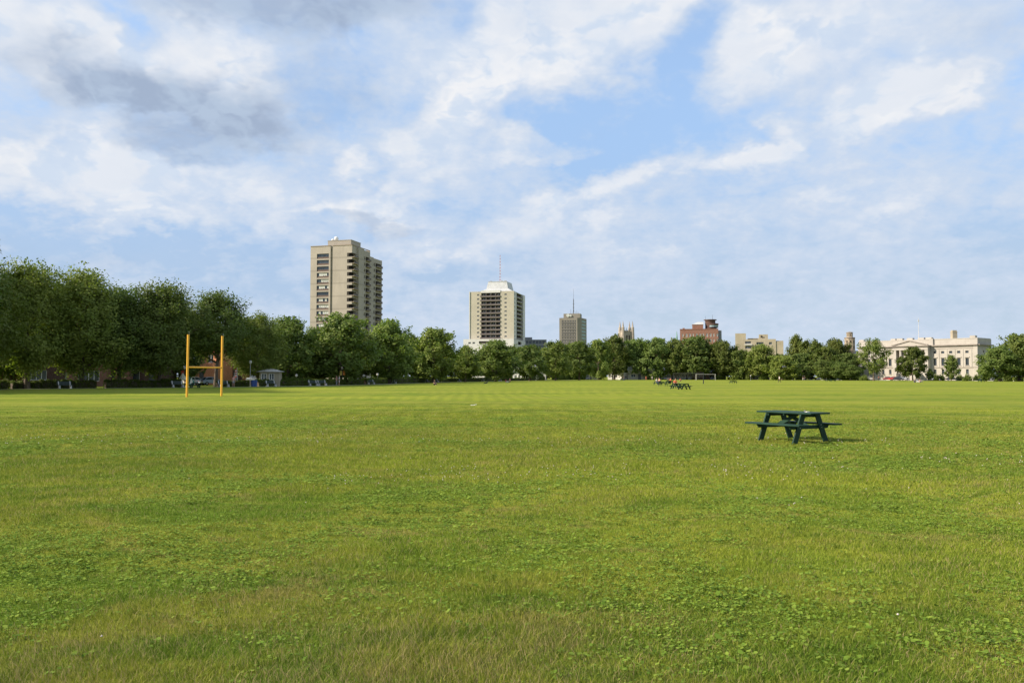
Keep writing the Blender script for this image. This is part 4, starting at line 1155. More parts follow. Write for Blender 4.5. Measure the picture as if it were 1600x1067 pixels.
def flats():
    Y0=560; k=Y0/F; X0=gx(1149.5,Y0)
    r=thing('concrete_flats','low beige concrete apartment block with two square roof towers above the trees','building',(X0,Y0,0),0)
    u=(cos(radians(-16)),sin(radians(-16))); o=(0,0); z=lambda py: CAMZ+(588-py)*k
    mb=MB()
    lbox(mb,o,u,0,6.9,0,9,0,z(521))
    h=z(530.4)
    mb.wall(xy(o,u,5.2,-.6),u,21,0,h,[(1.2,5.0,z(537.5),z(533.5)),(8.5,13.2,z(539),z(535)),(16.6,18.6,z(539),z(535)),(1.2,5.0,z(545),z(541)),(8.5,13.2,z(546),z(542))],.7)
    lbox(mb,o,u,5.2,26.2,.2,9,h-2,h-.01)
    lbox(mb,o,u,15.4,21.2,.5,9,h-.3,z(523))
    lbox(mb,o,u,8,15.4,2.5,9,h-.2,z(528.6))
    lbox(mb,o,u,26.2,31,-.2,9,0,z(534)); lbox(mb,o,u,26.2,31,1.5,9,z(534),z(533))
    mb.quad((*xy(o,u,26.2,-.6),0),(*xy(o,u,26.2,.3),0),(*xy(o,u,26.2,.3),h),(*xy(o,u,26.2,-.6),h))
    mb.build('wall',M['beige_conc'],r)
    oo=xy(o,u,5.2,-.6)
    for a,b,c,d in ((1.2,5.0,z(537.5),z(533.5)),(8.5,13.2,z(539),z(535)),(16.6,18.6,z(539),z(535)),(1.2,5.0,z(545),z(541)),(8.5,13.2,z(546),z(542))):
        window(r,oo,u,a+.02,b-.02,c+.02,d-.02,.6,'glass','offwhite',2,fw=.1)
    mb=MB(); lbox(mb,o,u,16.5,17.6,.40,.49,z(528),z(524.8)); lbox(mb,o,u,17.3,19,.42,.495,z(528.4),z(527)); lbox(mb,o,u,9,14.6,2.38,2.49,z(530),z(529.2)); mb.build('dark_opening',M['recess'],r)
    mb=MB(); lbox(mb,o,u,6,11,-1.9,-.65,z(539.5),z(538)); mb.build('balcony',M['white_wall'],r)
    for px,py,w_,h_,d_,lab,nm in ((832,527.5,30,16,520,'low dark grey glass block directly right of the cream apartment tower','g'),):
        X1=gx(824,600); kk=600/F
        q=thing('grey_block','low dark grey glazed block right of the cream apartment tower','building',(X1,600,0),0)
        mb=MB(); zz=CAMZ+(588-527.5)*kk; uu=(1,0); holes=[(.8+i*2.4,2.7+i*2.4,zz-3.4-j*3.4,zz-1.2-j*3.4) for i in range(6) for j in range(3)]
        mb.wall((-2,0),uu,16,0,zz-1.4,[(a+.1,b+.1,c-1,d-1) for a,b,c,d in holes],.3)
        mb.box(-2,14,.5,15,0,zz-1.42); mb.box(-2,3.6,3,9,zz-1.42,zz+.4)
        mb.build('wall',M['slate'],q)
        for a,b,c,d in holes: window(q,(-2,0),uu,a+.12,b+.08,c-.98,d-1.02,.28,'glass','darkgrey',1)
flats()

# ---- neoclassical stone museum
def museum():
    Yc=320; X0=gx(1528,Yc); u=(.633,-.774); L=48.0
    r=thing('stone_museum','long pale limestone museum with portico and flat parapet, at the right','building',(X0,Yc,0),0)
    o=(-u[0]*L,-u[1]*L)                        # left end; x runs to the right corner at the origin
    z=lambda py: CAMZ+(588-py)/F*Yc
    Hp,Hc,Hb=z(527.3),z(539.0),z(574.2)
    sR=[L-t_ for t_ in (3.8,6.85,9.9,12.95,16.0)]; sL=[L-t_ for t_ in (34.3,37.3,40.3,43.4,46.4)]
    hl=[];
    for s in sR+sL: hl+=[(s-.62,s+.62,z(570.5),z(559)),(s-.5,s+.5,z(584.5),z(576.6)),(s-.6,s+.6,z(551.2),z(547.4))]
    mb=MB()
    mb.wall(o,u,16.2,-.2,Hc,[(a,b,c,d) for a,b,c,d in hl if b<16],.45)
    oR=xy(o,u,L-17.6)
    mb.wall(oR,u,17.6,-.2,Hc,[(a-(L-17.6),b-(L-17.6),c,d) for a,b,c,d in hl if a>L-17.6],.45)
    dep=(.774,.633); SL=13.5
    mb.wall((0,0),dep,SL,-.2,Hc,[(5.5,6.6,z(551),z(547)),(5.4,6.7,z(570),z(559)),(5.5,6.6,z(584),z(577))],.45)
    b1=xy((0,0),dep,SL); b2=xy(o,u,0,SL)
    mb.quad((*b1,0),(*b2,0),(*b2,Hc),(*b1,Hc)); mb.quad((*b2,0),(*o,0),(*o,Hc),(*b2,Hc))
    # pilasters, belt course, rusticated base lines
    for s in [L-2.2,L-5.35,L-8.4,L-11.45,L-14.5]+[L-35.8,L-38.8,L-41.8,L-44.9]: lbox(mb,o,u,s-.22,s+.22,-.14,-.003,Hb+.3,Hc-1.5)
    lbox(mb,o,u,L-1.4,L+.12,-.16,.4,-.2,Hc-.02) ; lbox(mb,o,u,-.12,1.2,-.16,.4,-.2,Hc-.02)
    mb.build('wall',M['limestone'],r)
    def trim(nm,*q):
        mb=MB(); lbox(mb,*q); mb.build(nm,M['limestone_dark'],r)
    for a,b in ((-.2,16.2),(L-17.6,L+.3)):
        trim('belt_course',o,u,a,b,-.22,-.002,Hb,Hb+.28); trim('cornice',o,u,a,b,-.85,.1,Hc,Hc+.42)
        trim('cornice_moulding',o,u,a,b,-.45,.0,Hc-.30,Hc-.002); trim('architrave_line',o,u,a,b,-.12,-.001,Hc-1.15,Hc-1.0)
    trim('cornice',(0,0),dep,0.1,SL+.5,-.85,.1,Hc+.003,Hc+.418); trim('belt_course',(0,0),dep,0,SL,-.2,-.002,Hb,Hb+.28)
    mb=MB()
    lbox(mb,o,u,0,L,.3,SL,Hc+.42,Hp-.3); lbox(mb,o,u,-.1,L+.1,.2,.9,Hp-.3,Hp); lbox(mb,(0,0),dep,.9,SL,.2,.9,Hp-.3,Hp)
    for s in (L-1.9,14.8,1.0): lbox(mb,o,u,s-1.0,s+1.0,.6,2.4,Hp-.2,z(523.8) if s>40 else Hp+.7)
    mb.build('parapet',M['limestone'],r)
    # surrounds and windows
    for a,b,c,d in hl:
        w_=window(r,o,u,a+.02,b-.02,c+.02,d-.02,.40,'glass','darkgrey',1,fw=.06)
    for h in ((5.5,6.6,z(551),z(547)),(5.4,6.7,z(570),z(559)),(5.5,6.6,z(584),z(577))): window(r,(0,0),dep,h[0]+.02,h[1]-.02,h[2]+.02,h[3]-.02,.40,'glass','darkgrey',1)
    mb=MB()
    for a,b,c,d in hl:
        if d-c>2.2 and c>z(572): lbox(mb,o,u,a-.3,b+.3,-.30,-.002,d+.25,d+.5); lbox(mb,o,u,a-.2,b+.2,-.2,-.002,c-.2,c-.02)
        elif c<z(572): lbox(mb,o,u,a-.1,b+.1,-.2,-.002,c-.18,c-.02)
    mb.build('window_ledges',M['limestone'],r)
    # portico: recessed wall, columns, entablature, pediment, podium steps
    p0,p1=16.2,L-17.6; pw=p1-p0; Po=xy(o,u,p0,0)
    mb=MB()
    hp=[(1.9+i*3.4,3.3+i*3.4,z(571),z(559)) for i in range(4)]
    mb.wall(xy(Po,u,0,.6),u,pw,-.2,Hc,hp,.4)
    lbox(mb,Po,u,0,1.3,-2.6,.6,Hb,Hc-.05); lbox(mb,Po,u,pw-1.3,pw,-2.6,.6,Hb,Hc-.05)
    lbox(mb,Po,u,-.02,pw+.02,-2.7,.59,Hc-1.4,Hc-.003)
    lbox(mb,Po,u,0,pw,-2.6,.59,-.2,Hb)
    po=mb.build('portico',M['limestone'],r)
    for h in hp: window(r,xy(Po,u,0,.6),u,h[0]+.02,h[1]-.02,h[2]+.02,h[3]-.02,.35,'glass','darkgrey',1)
    for i in range(4):
        s=2.9+i*(pw-5.8)/3; p=xy(Po,u,s,-1.9); mb=MB()
        mb.lathe([(.75,Hb),(.75,Hb+.25),(.6,Hb+.3),(.56,Hb+3),(.48,Hc-2.0),(.55,Hc-1.9),(.7,Hc-1.41)],14,0,(p[0],p[1],0)); c=mb.build('column',M['limestone'],r,smooth=False)
    mb=MB(); Hap=z(531.2)+.3
    A,B_,C_=xy(Po,u,-.2,-3.0),xy(Po,u,pw+.2,-3.0),xy(Po,u,pw/2,-3.0); A2,B2,C2=xy(Po,u,-.2,.3),xy(Po,u,pw+.2,.3),xy(Po,u,pw/2,.3)
    T0=Hc+.42
    mb.poly([(*A,T0),(*B_,T0),(*C_,Hap)]); mb.quad((*A,T0),(*C_,Hap),(*C2,Hap),(*A2,T0)); mb.quad((*C_,Hap),(*B_,T0),(*B2,T0),(*C2,Hap))
    lbox(mb,Po,u,.5,pw-.5,-2.6,0,Hc,T0-.02)
    ped=mb.build('pediment',M['limestone'],r)
    mb=MB(); lbox(mb,Po,u,-.5,pw+.5,-3.4,.1,Hc+.004,T0-.01)
    for P,Q in ((A,C_),(C_,B_)):
        p=Vector((*P,T0))+Vector((-dep[0]*.15,-dep[1]*.15,.1)); q=Vector((*Q,Hap))+Vector((-dep[0]*.15,-dep[1]*.15,.1)) if Q is C_ else Vector((*Q,T0))
        p=Vector((*P,T0 if P is not C_ else Hap)); q=Vector((*Q,Hap if Q is C_ else T0))
        mb.beam(p+Vector((0,0,.15)),q+Vector((0,0,.15)),.8,.35)
    mb.build('pediment_moulding',M['limestone_dark'],r)
    mb=MB()
    for s in (1.2,pw*.38,pw*.7,pw-1.2): lbox(mb,Po,u,s-1.2,s+1.2,.9,2.6,Hp-.2,Hp+.75)
    lbox(mb,Po,u,pw-.4,pw+1.1,-.4,.8,-.2,Hp+.15)
    mb.build('parapet_block',M['limestone'],r)
    mb=MB()
    for i in range(12): lbox(mb,Po,u,4,pw-4,-2.61-.42*(12-i),-2.61-.42*(11-i)+.001,-.1,(Hb)*i/12+.12)
    mb.build('steps',M['limestone'],r)
    for s in (3.2,pw-3.2):
        mb=MB(); lbox(mb,Po,u,s-.7,s+.7,-8.2,-2.62,-.1,z(583)); mb.build('step_wall',M['limestone'],r)
    # chimney and flag mast
    mb=MB(); q=xy(o,u,L-12.3,9); mb.box(q[0]-.95,q[0]+.95,q[1]-.9,q[1]+.9,Hp-1,CAMZ+(588-519.5)/F*336); mb.box(q[0]-1.05,q[0]+1.05,q[1]-1,q[1]+1,CAMZ+(588-519.5)/F*336,CAMZ+(588-518.6)/F*336); mb.box(q[0]-.85,q[0]+.85,q[1]-.8,q[1]+.8,CAMZ+(588-518.6)/F*336,CAMZ+(588-516.2)/F*336)
    mb.build('chimney',M['beige_conc'],r)
    q=xy(o,u,23,6); mb=MB(); zt=CAMZ+(588-497)/F*345; mb.tube([(q[0],q[1],Hp-1),(q[0],q[1],zt)],[.13,.06],8); mb.box(q[0]-.2,q[0]+.3,q[1]-.1,q[1]+.1,zt-1.6,zt-.9)
    mb.build('mast',M['offwhite'],r)
museum()

def prison():
    Y0=372; k=Y0/F; z=lambda py: CAMZ+(588-py)*k; X0=gx(1328.6,Y0)
    r=thing('old_prison','rubble stone old prison building with an octagonal lantern tower, left of the museum','building',(X0,Y0,0),0)
    mb=MB(); a=2.05
    def ring(R,z0,z1,zt,hs,hw):
        for i in range(8):
            t0=2*pi*(i+.3)/8-pi/2; t1=2*pi*(i+1.3)/8-pi/2
            p=(R*cos(t0),R*sin(t0)); q=(R*cos(t1),R*sin(t1)); l=sqrt((p[0]-q[0])**2+(p[1]-q[1])**2); uu=((q[0]-p[0])/l,(q[1]-p[1])/l)
            mb.wall(p,uu,l,z0,z1,[(l/2-hw,l/2+hw,c,d) for c,d in hs],.25)
    ring(2.25,0,z(528.2),0,[(z(536.2),z(532.2)),(z(544.5),z(540.5))],.33)
    ring(1.35,z(528.2),z(520.2),0,[(z(525.5),z(521.8))],.2)
    mb.build('tower',M['rubble'],r)
    mb=MB(); mb.lathe([(2.25,z(528.6)),(2.55,z(528.0)),(2.5,z(527.4)),(1.3,z(526.6))],8); mb.lathe([(1.35,z(520.4)),(1.6,z(519.8)),(1.5,z(519.2)),(.05,z(518.0))],8); mb.build('tower_cornice',M['limestone_dark'],r)
    mb=MB(); mb.lathe([(2.0,z(545)),(2.0,z(532))],8); mb.lathe([(1.1,z(526)),(1.1,z(521.6))],8); mb.build('tower_opening',M['recess'],r)
    # main block
    o=(gx(1330.3,Y0)-X0,-2.5); u=(cos(radians(-10)),sin(radians(-10))); W=9
    mb=MB(); wh=[(1.0,1.7,z(563.5),z(557.5)),(3.1,3.8,z(563.5),z(557.5)),(1.0,1.7,z(571),z(565.5)),(3.1,3.8,z(571),z(565.5))]
    mb.wall(o,u,W,0,z(552.5),wh,.35); e=xy(o,u,W); b1=xy(o,u,W,8); b2=xy(o,u,0,8)
    mb.quad((*e,0),(*b1,0),(*b1,z(552.5)),(*e,z(552.5))); mb.quad((*b1,0),(*b2,0),(*b2,z(552.5)),(*b1,z(552.5))); mb.quad((*b2,0),(*o,0),(*o,z(552.5)),(*b2,z(552.5)))
    o2=(gx(1311,Y0)-X0,-4.0); wh2=[(2.6,3.2,z(568),z(564)),(4.8,5.4,z(568),z(564))]
    mb.wall(o2,(1,0),5.9,0,z(560.8),wh2,.35); mb.quad((o2[0],6,0),(*o2,0),(*o2,z(560.8)),(o2[0],6,z(560.8))); mb.quad((o2[0]+5.9,-4,0),(o2[0]+5.9,6,0),(o2[0]+5.9,6,z(560.8)),(o2[0]+5.9,-4,z(560.8)))
    mb.build('wall',M['rubble'],r)
    for h in wh: window(r,o,u,h[0]+.02,h[1]-.02,h[2]+.02,h[3]-.02,.3,'glass','darkgrey',1)
    for h in wh2: window(r,o2,(1,0),h[0]+.02,h[1]-.02,h[2]+.02,h[3]-.02,.3,'glass','darkgrey',1)
    mb=MB(); zz=z(552.5)-.1; zr=z(547.8); A=xy(o,u,-.3,-.3); B_=xy(o,u,W+.3,-.3); C_=xy(o,u,W+.3,8.3); D_=xy(o,u,-.3,8.3); R1=xy(o,u,1.5,4); R2=xy(o,u,W-1.5,4)
    mb.quad((*A,zz),(*B_,zz),(*R2,zr),(*R1,zr)); mb.poly([(*B_,zz),(*C_,zz),(*R2,zr)]); mb.quad((*C_,zz),(*D_,zz),(*R1,zr),(*R2,zr)); mb.poly([(*D_,zz),(*A,zz),(*R1,zr)])
    x0,y0=o2[0]-.2,-4.2; mb.box(x0,x0+6.3,y0,6.2,z(560.8),z(560.2))
    mb.build('roof',M['slate'],r)
prison()

# ---- houses seen under the trees
def house(name,label,px,Y,w,h,dep,rz,wallm,openings,roof='flat',roofm='slate',frame='white',group=None,glass='glass',zoff=0):
    """openings: (s0,s1,z0,z1,'window'|'door'|'bay')"""
    r=thing(name,label,'house' if name!='kiosk' else 'kiosk',(gx(px,Y),Y,0),rz,group)
    o=(-w/2,0); u=(1,0)
    mb=MB(); mb.wall(o,u,w,-.1,h,[q[:4] for q in openings],.25)
    mb.quad((w/2,0,-.1),(w/2,dep,-.1),(w/2,dep,h),(w/2,0,h)); mb.quad((w/2,dep,-.1),(-w/2,dep,-.1),(-w/2,dep,h),(w/2,dep,h)); mb.quad((-w/2,dep,-.1),(-w/2,0,-.1),(-w/2,0,h),(-w/2,dep,h))
    mb.build('wall',M[wallm],r)
    for s0,s1,z0,z1,kd in openings:
        if kd=='window' or kd=='wide': window(r,o,u,s0+.01,s1-.01,z0+.01,z1-.01,.2,glass,frame,3 if kd=='wide' else 1,fw=.09)
        else:
            mb=MB(); lbox(mb,o,u,s0+.01,s1-.01,.15,.22,z0,z1-.01); d=mb.build('door',M['offwhite' if kd=='door' else 'darkgrey'],r)
            mb=MB(); lbox(mb,o,u,s1-.25,s1-.18,.10,.149,z0+1.0,z0+1.12); mb.build('handle',M['grey'],d)
    mb=MB()
    if roof=='flat':
        mb.box(-w/2-.15,w/2+.15,-.15,dep+.15,h+.002,h+.35)
    elif roof=='hip':
        e=.5; rz_=h+w*.16; a=[(-w/2-e,-e),(w/2+e,-e),(w/2+e,dep+e),(-w/2-e,dep+e)]; i=min(w,dep)/2*.8
        b=[(-w/2+i,dep/2-.2),(w/2-i,dep/2-.2),(w/2-i,dep/2+.2),(-w/2+i,dep/2+.2)]
        for k in range(4):
            j=(k+1)%4; mb.quad((*a[k],h),(*a[j],h),(*b[j],rz_),(*b[k],rz_))
        mb.poly([(*p,rz_) for p in b]); mb.poly([(*p,h) for p in reversed(a)])
    else:
        e=.4; rz_=h+dep*.35
        mb.quad((-w/2-e,-e,h-.1),(w/2+e,-e,h-.1),(w/2+e,dep/2,rz_),(-w/2-e,dep/2,rz_)); mb.quad((w/2+e,dep+e,h-.1),(-w/2-e,dep+e,h-.1),(-w/2-e,dep/2,rz_),(w/2+e,dep/2,rz_))
        mb.poly([(w/2,0,h),(w/2,dep,h),(w/2,dep/2,rz_-.15)]); mb.poly([(-w/2,dep,h),(-w/2,0,h),(-w/2,dep/2,rz_-.15)])
    mb.build('roof',M[roofm],r)
    return r
HG2='row houses under the left trees'
house('brick_house','dark brick house behind the thick trunk at the left edge',18,129,15,6.2,9,radians(12),'brick_brown',[(1,3.4,1.0,2.6,'wide'),(6.2,7.4,.2,2.4,'door'),(9.5,12.5,1.0,2.6,'wide'),(9.5,12.3,4,5.4,'wide')],group=HG2)
house('brick_house','brick house behind the leftmost bench with a pale door',104,131,12,6.2,9,radians(12),'brick_red',[(1,3.2,1.0,2.4,'wide'),(5.1,6.1,.1,2.3,'door'),(7.6,10.8,.8,2.5,'wide'),(1.5,3,4,5.4,'window'),(8,10,4,5.4,'window')],group=HG2)
house('brick_house','brick house with a white framed bay window at the left',156,134,9,6.2,9,radians(12),'brick_red',[(1.1,4.6,.6,2.6,'wide'),(5.8,6.8,.1,2.3,'dark'),(1.5,3,4,5.4,'window')],group=HG2)
house('brick_house','brick house with a broad white window left of the goal posts',210,137,10,6.2,9,radians(12),'brick_brown',[(1.2,5.8,.7,2.7,'wide'),(7.2,8.2,.1,2.3,'dark'),(2,3.6,4,5.4,'window')],group=HG2)
house('brick_block','orange brick building with a pale string course behind the goal posts',322,158,5.6,7.2,9,radians(-26),'brick_orange_sunlit',[(.9,2.2,.2,2.5,'dark'),(3.2,4.6,4.2,5.8,'window')])
house('brick_block','shaded side of the orange building, coloured darker, seen between the goal posts',352,160,6.0,7.0,9,radians(14),'brick_brown',[(2.3,3.9,.1,2.5,'dark'),(1.0,1.8,4.3,6.1,'window'),(4.6,5.3,.8,2.4,'window')])  # darker brick colour paints the shaded side of the orange block
mb=MB()
house('kiosk','small park kiosk with a grey hipped roof and dark service windows',421,134,3.1,2.35,3.0,radians(8),'beige_conc',[(.25,1.1,1.0,2.1,'window'),(1.45,2.3,1.0,2.1,'window')],roof='hip',roofm='offwhite')
house('far_house','low building behind the trees right of the kiosk with a flat pale eave',470,165,9,3.0,6,radians(10),'brick_brown',[(1,3,1,2.3,'wide'),(5,7,1,2.3,'wide')],roofm='white')
FG='houses glimpsed at the far edge of the park'
fh=[('far_house','white house glimpsed through the trunks, left of the grey office tower',812,322,5.5,3.6,'white','white','gable'),
('far_house','pale grey house glimpsed where the path turns away',836,345,9,4.4,'offwhite','slate','gable'),
('far_house','narrow bright white shed among the far trunks',908,402,2.6,6.0,'white','slate','flat'),
('far_house','cream house glimpsed right of the narrow white shed',924,404,6,4.2,'cream','slate','gable'),
('far_house','square white garage below the dark upright tree',958,400,5.2,4.2,'white','offwhite','flat'),
('far_house','white pavilion with a broad low gable roof at the far edge',1001,392,12,4.6,'cream','white','gable'),
('far_house','low white annex left of the pavilion',983,396,6,3.0,'offwhite','white','flat'),
('far_house','white tented house left of the volleyball net',1052,394,8,4.0,'white','offwhite','gable'),
('far_house','white house behind the volleyball net',1074,393,7,4.3,'white','offwhite','gable'),
('far_house','brick red house behind the soccer goal',1102,392,12,3.6,'brick_red','slate','gable'),
('far_house','pale house glimpsed right of the soccer goal bushes',1193,392,6,4.6,'offwhite','slate','gable'),
('far_house','small pale house among bushes right of the walker',1232,378,5,4.4,'beige_conc','slate','gable')]
for nm,lab,px,Y,w_,h_,wm,rm,rf in fh:
    ops=[(w_*.12,w_*.3,h_*.25,h_*.6,'window'),(w_*.4,w_*.52,.0,h_*.6,'dark'),(w_*.65,w_*.88,h_*.25,h_*.6,'window')]
    house(nm,lab,px,Y,w_,h_,6,radians(TRNG.uniform(-15,25)),wm,ops,roof=rf,roofm=rm,group=FG)
# ================================================================ picnic tables
def green_paint():
    m,t,b=mat_base('dark_green_table_paint')
    tc=t.add('ShaderNodeTexCoord').outputs['Object']
    g=t.noise(t.scale(tc,(2,26,26)),1.0,5,.65); n=t.noise(tc,3.0,5,.6)
    c=t.mix(t.ss(g,.35,.7),(.010,.034,.021),(.020,.056,.036))
    c=t.mix(t.ss(n,.62,.74,0,.5),c,(.06,.10,.08))
    t.link(c,b.inputs['Base Color']); b.inputs['Roughness'].default_value=.6; b.inputs['Specular IOR Level'].default_value=.2
    bp=t.add('ShaderNodeBump'); bp.inputs['Strength'].default_value=.4; bp.inputs['Distance'].default_value=.004
    t.link(g,bp.inputs['Height']); t.link(bp.outputs[0],b.inputs['Normal'])
    return m
M['table']=green_paint()
M['bolt']=mat('galvanised_bolts',(.45,.46,.47),.4,.1,5,metal=.8)
def table_proto():
    r=bpy.data.objects.new('picnic_table',None); link(r)
    m=M['table']; bv=.006
    mb=MB()
    for i in range(5):
        y=-.36+i*.148; mb.box(-.92,.92,y,y+.140,.715,.755)
    mb.build('tabletop',m,r,bevel=bv)
    for s in (-1,1):
        mb=MB()
        for k in range(2):
            y=s*(.60+k*.148)-(.07); mb.box(-.92,.92,y,y+.140,.425,.465)
        mb.build('seat',m,r,bevel=bv)
    for e in (-1,1):
        x=e*.58
        for s in (-1,1):
            mb=MB()
            p=[(s*.24,.713),(s*.34,.713),(s*.66,-.02),(s*.54,-.02)]
            pts=[(x-.02+.0*e,a,b) for a,b in p]; q=[(x+.02,a,b) for a,b in p]
            n=len(mb.v)
            w=.065
            p=[(s*.17,.713),(s*.355,.713),(s*.69,-.03),(s*.505,-.03)]
            A=[(x-.021,a,b) for a,b in p]; B=[(x+.021,a,b) for a,b in p]
            if s>0: A,B=B,A
            mb.v+=A+B
            for f in ((0,1,2,3),(7,6,5,4),(0,4,5,1),(1,5,6,2),(2,6,7,3),(3,7,4,0)): mb.f.append(f); mb.m.append(0)
            lg=mb.build('leg',m,r,bevel=bv)
            mb=MB()
            for dz in (0,.07):
                yy=s*(.21+.13/2+(.713-.39-dz)*.315/.743+.0)
                mb.tube([(x+e*.022,yy,.36+dz),(x+e*.034,yy,.36+dz)],[.012,.010],8)
            mb.build('bolt',M['bolt'],lg)
        # cross member carrying the seats, and the batten below the top
        mb=MB(); xx=x-e*.043
        n=len(mb.v); mb.v+=[(xx-.02,-.76,.424),(xx-.02,.76,.424),(xx-.02,.70,.33),(xx-.02,-.70,.33),(xx+.02,-.76,.424),(xx+.02,.76,.424),(xx+.02,.70,.33),(xx+.02,-.70,.33)]
        for f in ((3,2,1,0),(4,5,6,7),(0,1,5,4),(1,2,6,5),(2,3,7,6),(3,0,4,7)): mb.f.append(f); mb.m.append(0)
        mb.build('seat_bearer',m,r,bevel=bv)
        mb=MB(); mb.box(xx-.02,xx+.02,-.34,.34,.63,.712); mb.build('top_batten',m,r,bevel=bv)
        mb=MB(); mb.beam((x-e*.07,e*.022,.37),(-e*.20,e*.022,.705),.10,.036,up=(0,1,0)); mb.build('brace',m,r,bevel=bv)
    mb=MB(); mb.box(-.02,.02,-.34,.34,.66,.712); mb.build('top_batten',m,r,bevel=bv)
    return r
tp=table_proto(); TG='picnic tables on the lawn'
tp.location=(7.04,20.80,ground_h(7.04,20.8)+.01); tp.rotation_euler=(0,0,radians(120)); tp['label']='large dark green picnic table standing alone in the right foreground'; tp['category']='picnic table'; tp['group']=TG; tp.scale=(.94,.94,.96)
for px,py,rz,lab in ((1028,601,35,'far picnic table with a person in white, leftmost of the cluster'),(1036,603,150,'far picnic table second from the left, dark, tipped end towards the camera'),
  (1046,600,20,'far picnic table with two people sitting, behind the rest of the cluster'),(1056,607.5,65,'far picnic table with a person in an orange top, nearer of the cluster'),
  (1069,608.5,100,'far empty picnic table at the right end of the cluster'),(1145.5,599.2,15,'lone far picnic table right of the volleyball net, white patches under it'),
  (1294,596.2,5,'first of two picnic tables touching end to end before the parked cars'),(1301.5,596.4,0,'second of two touching picnic tables before the parked cars'),
  (1533,596.8,12,'picnic table on the far lawn below the museum end wall'),(305,606,100,'dark picnic table just right of the left goal post, under the trees'),
  (1418,594.7,5,'low picnic table under the dense round tree at the museum'),(974.5,594.2,10,'small far picnic table with a bicycle rider beside it')):
    Y=CAMZ*F/(py-588); dup(tp,(gx(px,Y),Y,0),radians(rz),lab,TG)
# small cup and napkin left on the big table
o=(6.90,20.30); a=(-.5,.866); c=(.866,.5)
mb=MB(); mb.lathe([(.02,0),(.026,.035),(.024,.036),(.02,.004)],12); q=mb.build('ashtray',M['bolt']); q.location=(7.04+.5*.30+.866*.1,20.8-.866*.30+.5*.1,ground_h(7.04,20.8)+.735); tag(q,'small metal cup lying on the top of the near picnic table','cup')
mb=MB(); mb.box(-.05,.05,-.035,.035,0,.006); mb.box(-.03,.055,-.02,.03,.0062,.012); q=mb.build('folded_paper',M['white']); q.location=(7.04+.5*.42+.866*.05,20.8-.866*.42+.5*.05,ground_h(7.04,20.8)+.736); q.rotation_euler=(0,0,.5); tag(q,'folded white paper lying on the top of the near picnic table','paper')

# ================================================================ football goal: two posts and a crossbar
p1=(gx(292.5,64.5),64.5); p2=(gx(346.5,67.6),67.6)
r=thing('goal_posts','yellow football goal, two tall padded uprights with a crossbar','goal posts',(p1[0],p1[1],0))
dx_,dy_=p2[0]-p1[0],p2[1]-p1[1]
mb=MB(); mb.tube([(0,0,-.1),(.03,0,4.82)],[.085,.085],16); mb.tube([(.03,0,4.82),(.03,0,4.86)],[.095,.095],16)
u1=mb.build('upright',M['yellow'],r,smooth=False)
mb=MB(); mb.tube([(dx_,dy_,-.1),(dx_-.0,dy_,4.86)],[.085,.085],16); mb.tube([(dx_,dy_,4.86),(dx_,dy_,4.9)],[.095,.095],16)
u2=mb.build('upright',M['yellow'],r)
mb=MB(); l_=sqrt(dx_**2+dy_**2); e_=(dx_/l_*.1,dy_/l_*.1); mb.tube([(e_[0],e_[1],2.32),(dx_-e_[0],dy_-e_[1],2.32)],[.062,.062],12); mb.build('crossbar',M['yellow'],r)
for u_,x_,y_ in ((u1,.03,0),(u2,dx_,dy_)):
    mb=MB(); mb.tube([(x_+.06,y_,4.86),(x_+.08,y_,5.05),(x_+.03,y_,5.12)],[.009,.009,.009],6); mb.build('ribbon_hook',M['grey'],u_)

# ================================================================ benches with white feet
def bench_proto():
    r=bpy.data.objects.new('park_bench',None); link(r)
    mb=MB()
    for i in range(4): mb.box(-.9,.9,-.28+i*.14,-.17+i*.14,.43,.47)
    mb.build('seat',M['benchwood'],r)
    mb=MB()
    for i in range(4): mb.beam((-.9,.30+i*.035,.56+i*.11),(.9,.30+i*.035,.56+i*.11),.03,.09)
    mb.build('backrest',M['benchwood'],r)
    for x in (-.7,.7):
        mb=MB(); mb.prism([(x-.06,-.32),(x+.06,-.32),(x+.06,.34),(x-.06,.34)],0,.12); mb.box(x-.06,x+.06,-.22,.0,.12,.425); mb.beam((x,.14,.12),(x,.40,.95),.1,.08)
        mb.build('foot',M['feet'],r)
    return r
bp_=bench_proto(); BGp='park benches along the path'; fb_=True
for px,lab in ((102,'dark bench with white feet, leftmost in the row along the hedge'),(278,'bench left of the yellow goal post, before the parasols'),(350,'white footed bench right of the yellow goal, left of the seated person'),
 (424,'bench in front of the kiosk hedge'),(490,'left one of two benches close together before the concrete tower'),(504,'right one of two benches close together before the concrete tower'),
 (580,'bench right of the tree trunks below the concrete tower'),(615,'white bench before the big bulging hedge'),(667,'bench left of the black dressed person'),(682,'bench directly behind the black dressed person'),
 (717,'bench right of the red and white banner post'),(754,'bench before the forked tree'),(781,'last visible bench of the row, left of the seated people'),(1341,'white bench on the lawn left of the museum trees')):
    Y=yb(px)-.6; loc=(gx(px,Y),Y,0); rz=radians(48 if px<600 else 60 if px<900 else 0)
    if fb_: r=bp_; r.location=loc; r.rotation_euler=(0,0,rz); tag(r,lab,'bench',BGp); fb_=False
    else: dup(bp_,loc,rz,lab,BGp)

